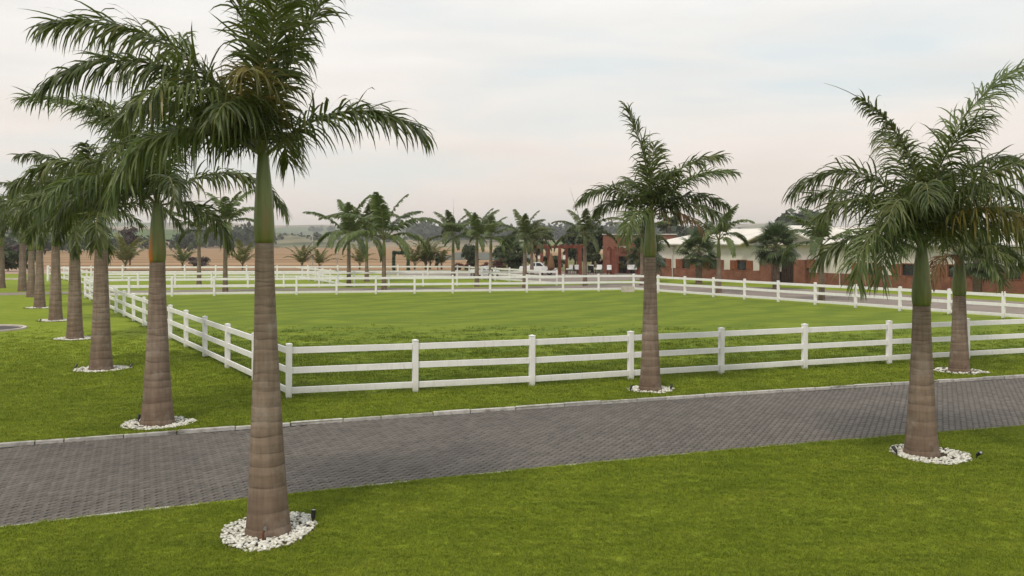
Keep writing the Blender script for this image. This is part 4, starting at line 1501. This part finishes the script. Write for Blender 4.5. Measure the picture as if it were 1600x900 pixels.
def brick_house():
    x, y = G(942, 427)
    root = empty("brick_building", (x, y, 0), R(-6), "flat-roofed red brick building behind the palms, between pergola and stable", "brick building")
    H = 4.55
    k = MB()
    op = [(1.9, 2.8, 2.0), (3.15, 3.75, 2.3)]
    e = [0, op[0][0], op[0][1], op[1][0], op[1][1], 8.6]
    for i in (0, 2, 4): k.box(e[i], e[i + 1], 0, .3, -.1, 2.3)
    k.box(op[0][0], op[0][1], 0, .3, 2.0, 2.3)
    k.box(0, 8.6, 0, .3, 2.3, H)
    k.box(0, .3, .3, 7, -.1, H); k.box(8.3, 8.6, .3, 7, -.1, H); k.box(0.3, 8.3, 6.7, 7, -.1, H); k.box(.3, 8.3, .3, 6.7, H - .3, H - .15)
    k.build("wall", M['brick'], root)
    k = MB(); k.box(-.1, 8.7, -.1, .42, H + .003, H + .14); k.box(-.1, .35, .42, 7.1, H + .003, H + .14); k.box(8.25, 8.7, .42, 7.1, H + .003, H + .14)
    k.build("coping", M['coping'], root)
    k = MB(); k.box(1.9, 2.8, .16, .24, 0, 2.0); k.build("door", M['dark'], root)  # near-black panel painted for the shade inside the doorway, no door leaf
    k = MB(); k.box(3.15, 3.75, .16, .24, .0, 2.3); k.build("door", M['dark'], root)  # second opening, its inner shade again a near-black panel
    k = MB(); k.box(1.72, 1.9, -.06, -.002, 0, 2.12); k.box(2.8, 2.98, -.06, -.002, 0, 2.12); k.box(1.9, 2.8, -.06, -.002, 2.0, 2.12); k.build("door_frame", M['timber'], root)
    k = MB(); k.box(1.95, 3.1, -.5, -.07, 3.05, 3.2); k.build("awning", M['coping'], root)


brick_house()


def pergola(u, v, W_, D_, H, n, lab, posts, rz=0.0):
    x, y = G(u, v)
    root = empty("pergola", (x, y, 0), rz, lab, "pergola", "red timber pergolas")
    for px, py in posts:
        k = MB(); k.bbox(px - .17, px + .17, py - .17, py + .17, -.05, H - .34, .02); k.build("post", M['timber'], root)
    for py in sorted(set(p_[1] for p_ in posts)):
        k = MB(); k.bbox(-.5, W_ + .5, py - .1, py + .1, H - .337, H - .05, .015); k.build("beam", M['timber'], root)
    for i in range(n):
        xx = -.3 + (W_ + .6) * i / (n - 1)
        k = MB(); k.bbox(xx - .05, xx + .05, -.5, D_ + .5, H - .047, H + .12, .01); k.build("rafter", M['timber'], root)
    return root


pergola(846.5, 429, 4.4, 3.2, 3.35, 9, "red timber pergola right of the white car", [(0, 0), (2.05, 0), (4.4, 0), (.9, 3.2), (3.0, 3.2), (4.4, 3.2)])
pergola(958, 429, 2.9, 2.0, 3.05, 6, "smaller red timber pergola before the brick building's dark doorway", [(0, 0), (2.9, 0), (0, 2.0)])


def lantern(u, v0, v1, y, lab):
    x = (u - 800) / F * y
    z0, z1 = HT(v1, y), HT(v0, y)
    root = empty("hanging_lantern", (x, y, z0), 0, lab, "lantern", "lanterns hung from the pergola")
    h = z1 - z0
    k = MB(); k.bbox(-.13, .13, -.13, .13, 0, h * .8, .02); k.build("glass", M['cushion'], root)
    k = MB(); k.lathe([(.17, h * .8), (.05, h)], 8); k.tube([(0, 0, h), (0, 0, max(h + .1, 3.0 - z0))], .012, 5); k.build("cap", M['black'], root)


lantern(881.5, 397, 405, 106.0, "white lantern hanging inside the red pergola")
lantern(842, 398, 404, 106.5, "small white lantern at the pergola's left post")


def swing():
    y = 107.0
    x = (861 - 800) / F * y
    root = empty("hanging_chair", (x, y, 0), 0, "brown wicker cone hanging in the red pergola", "hanging chair")
    k = MB(); k.lathe([(.02, 2.55), (.12, 2.3), (.28, 1.7), (.42, 1.05), (.38, .75), (.2, .6)], 12); k.build("basket", M['wicker'], root, smooth=True)
    k = MB(); k.tube([(0, 0, 2.55), (0, 0, 3.0)], .015, 5); k.build("rope", M['black'], root)


swing()


def car(u, v, rz, lab, kind=0, sc=1.0):
    x, y = G(u, v)
    root = empty("parked_car", (x, y, 0), rz, lab, "car", "white cars parked by the pergola")
    root.scale = (sc, sc, sc)
    prof = [(-2.05, .35), (-2.1, .75), (-2.0, 1.0), (-.95, 1.05), (-.75, 1.40) if kind == 0 else (-1.9, 1.45), (.15, 1.47), (.45, 1.42), (.95, .98), (1.85, .86), (2.1, .68), (2.12, .38),
            (1.75, .33), (1.68, .62), (1.4, .70), (1.1, .62), (1.02, .32), (-1.0, .32), (-1.08, .62), (-1.38, .70), (-1.66, .62), (-1.74, .33)]
    if kind: prof[3] = (-2.0, 1.1)
    n = len(prof)
    k = MB()
    w = .82

    def row(yy, zin):
        return [(px * (1 - zin * .01), yy * (1 - .12 * zin * max(0, (pz - .95) / .5)), pz) for px, pz in prof]
    a, b = row(-w, 1), row(w, 1)
    k.add(a + b, [(i, i + n, (i + 1) % n + n, (i + 1) % n) for i in range(n)] + [tuple(range(n)), tuple(range(2 * n - 1, n - 1, -1))])
    body = k.build("body", M['carw'], root)
    for sy in (-1, 1):
        g = MB()
        yy = sy * .79
        for (p0, p1, p2, p3) in ([(-.72, 1.03), (-.62, 1.34), (-.2, 1.40), (-.2, 1.03)], [(-.12, 1.03), (-.12, 1.40), (.36, 1.38), (.72, 1.03)]):
            off = lambda z: sy * (w * (1 - .12 * max(0, (z - .95) / .5)) + .006)
            q = [(px, off(pz), pz) for px, pz in (p0, p1, p2, p3)]
            g.add(q, [(0, 1, 2, 3)] if sy > 0 else [(3, 2, 1, 0)])
        g.build("side_window", M['glass'], root)
    g = MB(); g.add([(.52, -.66, 1.385), (.52, .66, 1.385), (.93, .74, 1.035), (.93, -.74, 1.035)], [(0, 3, 2, 1)])
    g.build("windscreen", M['glass'], root, (.018, 0, .012))
    for px in (-1.36, 1.4):
        for sy in (-1, 1):
            t_ = MB(); t_.tube([(px, sy * .62, .32), (px, sy * .80, .32)], .31, 18); wo = t_.build("wheel", M['rubber'], root)
            t_ = MB(); t_.tube([(px, sy * .79, .32), (px, sy * .812, .32)], .19, 14); t_.build("rim", M['rim'], wo)
    for sy in (-1, 1):
        t_ = MB(); t_.box(2.02, 2.125, sy * .62 - .14, sy * .62 + .14, .62, .75); t_.build("headlight", M['cushion'], root)
    t_ = MB(); t_.box(2.08, 2.16, -.8, .8, .36, .5); t_.build("bumper", M['black'], root)


car(840, 429.5, R(-6), "white car parked left of the red pergola, its bonnet pointing right", 0, .98)
car(757, 433, R(-30), "white car behind the bright green palm, low and partly hidden by the fence", 0, .8)

SEAT = "dark garden chairs with white cushions"


def chair(u, v, rz, lab, dy=0):
    x, y = G(u, v)
    root = empty("garden_chair", (x, y, 0), rz, lab, "garden chair", SEAT)
    for sx in (-.3, .3):
        for sy in (-.28, .28):
            k = MB(); k.tube([(sx, sy, 0), (sx * .9, sy, .42)], .03, 6); k.build("leg", M['black'], root)
    k = MB(); k.bbox(-.36, .36, -.34, .34, .42, .50, .02); k.build("seat", M['black'], root)
    k = MB(); k.bbox(-.36, .36, .30, .38, .502, 1.0, .02); k.build("backrest", M['black'], root)
    k = MB(); k.bbox(-.33, .33, -.32, .28, .503, .64, .04); k.bbox(-.33, .33, .14, .295, .645, 1.06, .05); k.build("cushion", M['cushion'], root)


for u, v, a, lab in [(903, 428, 20, "garden chair with a bulky white cushion under the pergola's right end"), (890, 428, -60, "dark garden chair inside the pergola, left of the bulky cushion"),
                     (925, 428, 150, "garden chair with a small white cushion right of the spiked lane palm"), (936, 428, -20, "garden chair with white cushion before the big dark tree"),
                     (953, 428.5, 0, "garden chair with white cushion left of the smaller pergola"), (985, 428, 5, "left one of the white-cushioned chairs before the brick building"),
                     (992, 428, 0, "middle one of the white-cushioned chairs before the brick building"), (1000, 428, -8, "right one of the white-cushioned chairs before the brick building")]:
    chair(u, v, R(a), lab)
x, y = G(972, 427.5)
shrub("potted_shrub", 972, 427.2, .45, .45, .55, 500, .12, 'bush_o', "rounded grey-green shrub standing before the dark doorway", "shrub", cz=1.0)

tr = empty("feed_trough", (*G(979.5, 455.6), 0), R(12), "pale concrete trough at the far corner of the paddock", "trough")
tr.location.y -= .5
k = MB(); k.box(-.43, .43, -.25, -.19, 0, .42); k.box(-.43, .43, .19, .25, 0, .42); k.box(-.43, -.37, -.19, .19, 0, .42); k.box(.37, .43, -.19, .19, 0, .42); k.box(-.37, .37, -.19, .19, 0, .2)
k.build("basin", M['concrete'], tr)


def light_pole(u, v, vt, heads, lab):
    x, y = G(u, v)
    h = HT(vt, y)
    root = empty("floodlight_pole" if heads else "utility_pole", (x, y, 0), 0, lab, "light pole" if heads else "pole")
    k = MB(); k.tube([(0, 0, -.05), (0, 0, h)], [.09, .06], 8); k.build("pole", M['pole'], root)
    if heads:
        k = MB(); k.tube([(-.55, 0, h - .05), (.55, 0, h - .05)], .03, 6); k.build("crossarm", M['pole'], root)
        for sx in (-.5, .5):
            k = MB(); k.bbox(-.24, .24, -.16, .16, 0, .14, .03); k.build("floodlight", M['black'], root, (sx, -.05, h - .02), (R(-18), 0, 0))


light_pole(488, 420, 369, True, "pale pole carrying two dark floodlights, in front of the hills")
light_pole(527, 421, 388, False, "thin pale pole in the ploughed field, left of the pair of tall palms")
light_pole(689, 420, 396, False, "short thin pole right of the clipped green column")


# ------------------------------------------------------------------ pebble rings and garden spotlights
def pebble_mesh():
    me_v = []
    return None


def pebble_ring(u, v, r0, r1, n, lab, size=.038, ry=1.0):
    x, y = G(u, v)
    rs = np.random.RandomState(int(u))
    ico = [(0, 0, -.8), (.72, -.53, -.36), (-.28, -.85, -.36), (-.89, 0, -.36), (-.28, .85, -.36), (.72, .53, -.36), (.28, -.85, .36), (-.72, -.53, .36), (-.72, .53, .36), (.28, .85, .36), (.89, 0, .36), (0, 0, .8)]
    fcs = [(0, 2, 1), (1, 5, 0), (0, 3, 2), (0, 4, 3), (0, 5, 4), (1, 10, 5), (2, 6, 1), (3, 7, 2), (4, 8, 3), (5, 9, 4), (1, 6, 10), (2, 7, 6), (3, 8, 7), (4, 9, 8), (5, 10, 9), (6, 11, 10), (7, 11, 6), (8, 11, 7), (9, 11, 8), (10, 11, 9)]
    V, Fc = [], []
    for i in range(n):
        r = math.sqrt(rs.uniform(r0 ** 2, r1 ** 2))
        a = rs.uniform(0, 6.283)
        edge = r1 * (1 + .05 * math.sin(3 * a + u) + .03 * math.sin(7 * a))
        r = r / r1 * edge
        px, py, pz = x + r * math.cos(a), y + r * math.sin(a) * ry, .012 + rs.uniform(0, .016)
        s_ = size * rs.uniform(.65, 1.3)
        m = Matrix.Rotation(rs.uniform(0, 6.3), 3, 'Z') @ Matrix.Rotation(rs.uniform(-.5, .5), 3, 'X') @ Matrix.Diagonal((s_ * rs.uniform(1.0, 1.5), s_, s_ * rs.uniform(.55, .8)))
        b = len(V)
        V += [tuple(m @ Vector(c) + Vector((px, py, pz))) for c in ico]
        Fc += [tuple(j + b for j in f) for f in fcs]
    o = inst("pebble_ring", np_mesh("pebble_ring", V, Fc, [M['pebble']], None, True))
    o['kind'] = 'stuff'
    o['label'] = lab
    k = MB(); k.lathe([(r1 * 1.07, -.03), (r1 * 1.05, .008)], 34)  # soil reaches past the pebbles; its dark rim imitates the shade around them
    s_ = k.build("soil_bed_shade_rim", M['soil'], None, (x, y, 0))
    s_.scale = (1, ry, 1)
    s_['kind'] = 'structure'
    RINGS.append((x, y, r1 * 1.02, ry))


RINGS = []
RG = [(420, 830, .26, .59, 900, "white pebbles ringing the nearest palm", .0245, 1.42), (246, 662, .34, .73, 560, "white pebbles round the orange-streaked palm's foot", .028),
      (1453, 711, .28, .66, 760, "white pebbles round the shaggy right palm", .025, 1.18), (158, 577, .36, .78, 260, "thin ring of white pebbles at the second left palm", .042),
      (117, 529.5, .36, .72, 240, "thin ring of white pebbles at the third left palm", .048), (87, 501, .36, .74, 200, "pebble ring at the fourth left palm", .05),
      (1017, 609.5, .28, .62, 170, "sparse white pebbles at the palm before the middle of the front fence", .038), (1499, 580.5, .3, .75, 130, "few white pebbles at the half hidden right palm", .038),
      (62, 481, .36, .75, 160, "pebble ring at the fifth left palm", .05)]
for a in RG: pebble_ring(*a)


def spot(u, v, lab, tilt=20, az=150):
    x, y = G(u, v)
    root = empty("garden_spotlight", (x, y, 0), R(az), lab, "spotlight", "black spotlights in the pebble rings")
    root.scale = (.66, .66, .66)
    k = MB(); k.tube([(0, 0, -.05), (0, 0, .13)], [.012, .02], 8); k.build("spike", M['black'], root)
    k = MB(); k.lathe([(.03, 0), (.045, .03), (.048, .15), (.052, .16), (.052, .175), (.04, .176)], 14)
    hd = k.build("lamp_head", M['black'], root, (0, 0, .10), (R(tilt), 0, 0))
    k = MB(); k.lathe([(.036, .178), (.03, .182)], 12); k.build("lens", M['rim'], hd)


spot(489, 818, "black spotlight upright at the right edge of the nearest palm's pebbles", 6)
spot(1401, 712, "black spotlight left of the shaggy right palm's pebbles", 50, 200)
spot(1526, 717, "black spotlight right of the shaggy right palm's pebbles", 55, 20)
spot(216, 661, "black spotlight left of the orange-streaked palm")
spot(985, 613, "black spotlight left of the palm before the front fence", 40)
spot(1048, 611, "black spotlight right of the palm before the front fence", 40)
spot(117, 578, "black spotlight left of the second left palm", 40)
spot(203, 577, "black spotlight right of the second left palm", 40)
spot(62, 504, "black spotlight left of the fourth left palm", 40)
st = empty("irrigation_stub", (*G(411, 846), 0), R(20), "short rusty pipe stub before the nearest palm's foot", "pipe")
k = MB(); k.tube([(0, 0, -.03), (0, 0, .11), (.02, -.02, .15)], [.018, .016, .014], 8); k.build("pipe", M['rust'], st)
k = MB(); k.tube([(.02, -.02, .15), (.028, -.028, .19)], [.02, .016], 8); k.build("nozzle", M['rim'], st)


# ------------------------------------------------------------------ grass as instanced tufts
def tuft(name, seed, nb, h, spread, w, mat):
    rs = random.Random(seed)
    k = MB()
    for i in range(nb):
        a = rs.uniform(0, 6.283)
        r = spread * math.sqrt(rs.random())
        bx, by = r * math.cos(a), r * math.sin(a)
        hh = h * rs.uniform(.55, 1.15)
        la = rs.uniform(0, 6.283)
        ln = hh * rs.uniform(.5, 1.4)
        dx, dy = math.cos(la) * ln, math.sin(la) * ln
        wx, wy = -math.sin(la) * w / 2, math.cos(la) * w / 2
        k.add([(bx - wx, by - wy, 0), (bx + wx, by + wy, 0), (bx + dx * .45 + wx * .8, by + dy * .45 + wy * .8, hh * .65), (bx + dx * .45 - wx * .8, by + dy * .45 - wy * .8, hh * .65), (bx + dx, by + dy, hh)],
              [(0, 1, 2, 3), (3, 2, 4)])
    return bpy.data.objects.new(name, k.mesh(name, mat))


def in_poly(px, py, poly):
    c = np.zeros(len(px), bool)
    j = len(poly) - 1
    for i in range(len(poly)):
        xi, yi = poly[i]; xj, yj = poly[j]
        c ^= ((yi > py) != (yj > py)) & (px < (xj - xi) * (py - yi) / (yj - yi + 1e-9) + xi)
        j = i
    return c


def grass(name, pts, scl, mat, h, seed):
    coll = bpy.data.collections.new(name + "_tufts")
    for i in range(5): coll.objects.link(tuft("tuft", seed + i, 16, h, .075, .006, mat))
    me = bpy.data.meshes.new(name)
    me.vertices.add(len(pts))
    me.vertices.foreach_set("co", np.concatenate([pts, np.zeros((len(pts), 1)) + .004], 1).astype(np.float32).reshape(-1))
    at = me.attributes.new("sc", 'FLOAT', 'POINT')
    at.data.foreach_set("value", scl.astype(np.float32))
    o = tag(inst(name, me), kind='stuff')
    ng = bpy.data.node_groups.new(name + "_scatter", 'GeometryNodeTree')
    ng.interface.new_socket("Geometry", in_out='INPUT', socket_type='NodeSocketGeometry')
    ng.interface.new_socket("Geometry", in_out='OUTPUT', socket_type='NodeSocketGeometry')
    N, L = ng.nodes.new, ng.links.new
    gi, go = N('NodeGroupInput'), N('NodeGroupOutput')
    iop = N('GeometryNodeInstanceOnPoints')
    ci = N('GeometryNodeCollectionInfo')
    ci.inputs['Collection'].default_value = coll
    ci.inputs['Separate Children'].default_value = True
    ci.inputs['Reset Children'].default_value = True
    iop.inputs['Pick Instance'].default_value = True
    rv = N('FunctionNodeRandomValue'); rv.data_type = 'FLOAT_VECTOR'
    rv.inputs[0].default_value = (-.15, -.15, 0); rv.inputs[1].default_value = (.15, .15, 6.283)
    na = N('GeometryNodeInputNamedAttribute'); na.data_type = 'FLOAT'
    na.inputs['Name'].default_value = "sc"
    L(gi.outputs[0], iop.inputs['Points'])
    L(ci.outputs[0], iop.inputs['Instance'])
    L(rv.outputs[0], iop.inputs['Rotation'])
    L(na.outputs[0], iop.inputs['Scale'])
    L(iop.outputs[0], go.inputs[0])
    md = o.modifiers.new("scatter", 'NODES')
    md.node_group = ng
    return o


def grass_all():
    rs = np.random.RandomState(17)
    n = 400000
    # denser close by: distance drawn with density falling as 1/d, to 62 m
    y = 6.0 * (46 / 6.0) ** rs.rand(n)
    x = rs.uniform(-1, 1, n) * (.60 * y + 4.0)
    ok = rs.rand(n) < np.clip((44 - y) / 28, 0, 1) ** 1.3
    ok &= ~((y > near_y(x) - .10) & (y < far_y(x) + .13) & (x > XA) & (x < XB))
    for rx, ry, r, el in RINGS: ok &= (x - rx) ** 2 + ((y - ry) / el) ** 2 > r * r
    c = G(-40, 515)
    ok &= ~((y > c[1] - 2) & (y < c[1] + 2) & (x < c[0] + 2.1))
    x, y = x[ok], y[ok]
    pad = in_poly(x, y, [PA, PB, PC, PD])
    sc = np.clip(y / 15, .85, 1.9) * rs.uniform(.7, 1.25, len(x))
    P = np.stack([x, y], -1)
    # uncut grass round the posts
    ex, es = [], []
    for (px, py) in FENCE_POSTS:
        if py < 50:
            for _ in range(16):
                a, r = rs.uniform(0, 6.28), rs.uniform(.06, .24)
                ex.append((px + r * math.cos(a), py + r * math.sin(a))); es.append(rs.uniform(1.5, 2.8))
    # ragged edge along kerbs and rings
    for xx in rs.uniform(-14, 20, 2600):
        if rs.rand() < .5: ex.append((xx, near_y(xx) - .10 - abs(rs.normal(0, .04)))); es.append(rs.uniform(.8, 1.3))
        else: ex.append((xx, far_y(xx) + .15 + abs(rs.normal(0, .04)))); es.append(rs.uniform(.8, 1.4))
    for rx, ry, r, el in RINGS:
        for _ in range(150):
            a = rs.uniform(0, 6.283)
            ex.append((rx + (r + .03) * math.cos(a), ry + (r + .03) * el * math.sin(a))); es.append(rs.uniform(.8, 1.5))
    P1 = np.concatenate([P[~pad], np.array(ex)])
    grass("grass", P1, np.concatenate([sc[~pad], np.array(es)]), M['blade'], .028, 50)
    # the paddock is left longer and lumpier
    Pp, sp = P[pad], sc[pad]
    lump = np.sin(Pp[:, 0] * 1.3 + np.sin(Pp[:, 1] * .9) * 2) * np.sin(Pp[:, 1] * 2.1 + Pp[:, 0] * .5)
    grass("paddock_grass", Pp, sp * (1.05 + .38 * np.clip(lump, -1, 1)), M['blade_p'], .030, 70)


grass_all()

# ------------------------------------------------------------------ haze over the far land
HAZE = True
if HAZE:
    k = MB(); k.box(-6500, 6500, -260, 5000, -6, 85)
    hz = NT("haze_air")
    hz.nt.nodes.remove(hz.bsdf)
    pv = hz.n("ShaderNodeVolumePrincipled")
    pv.inputs["Color"].default_value = (0.98, 0.975, 0.97, 1)
    pv.inputs["Density"].default_value = 0.00026
    pv.inputs["Anisotropy"].default_value = 0.2
    hz.l(pv.outputs[0], hz.out.inputs["Volume"])
    tag(k.build("haze", hz.mat), kind='stuff')
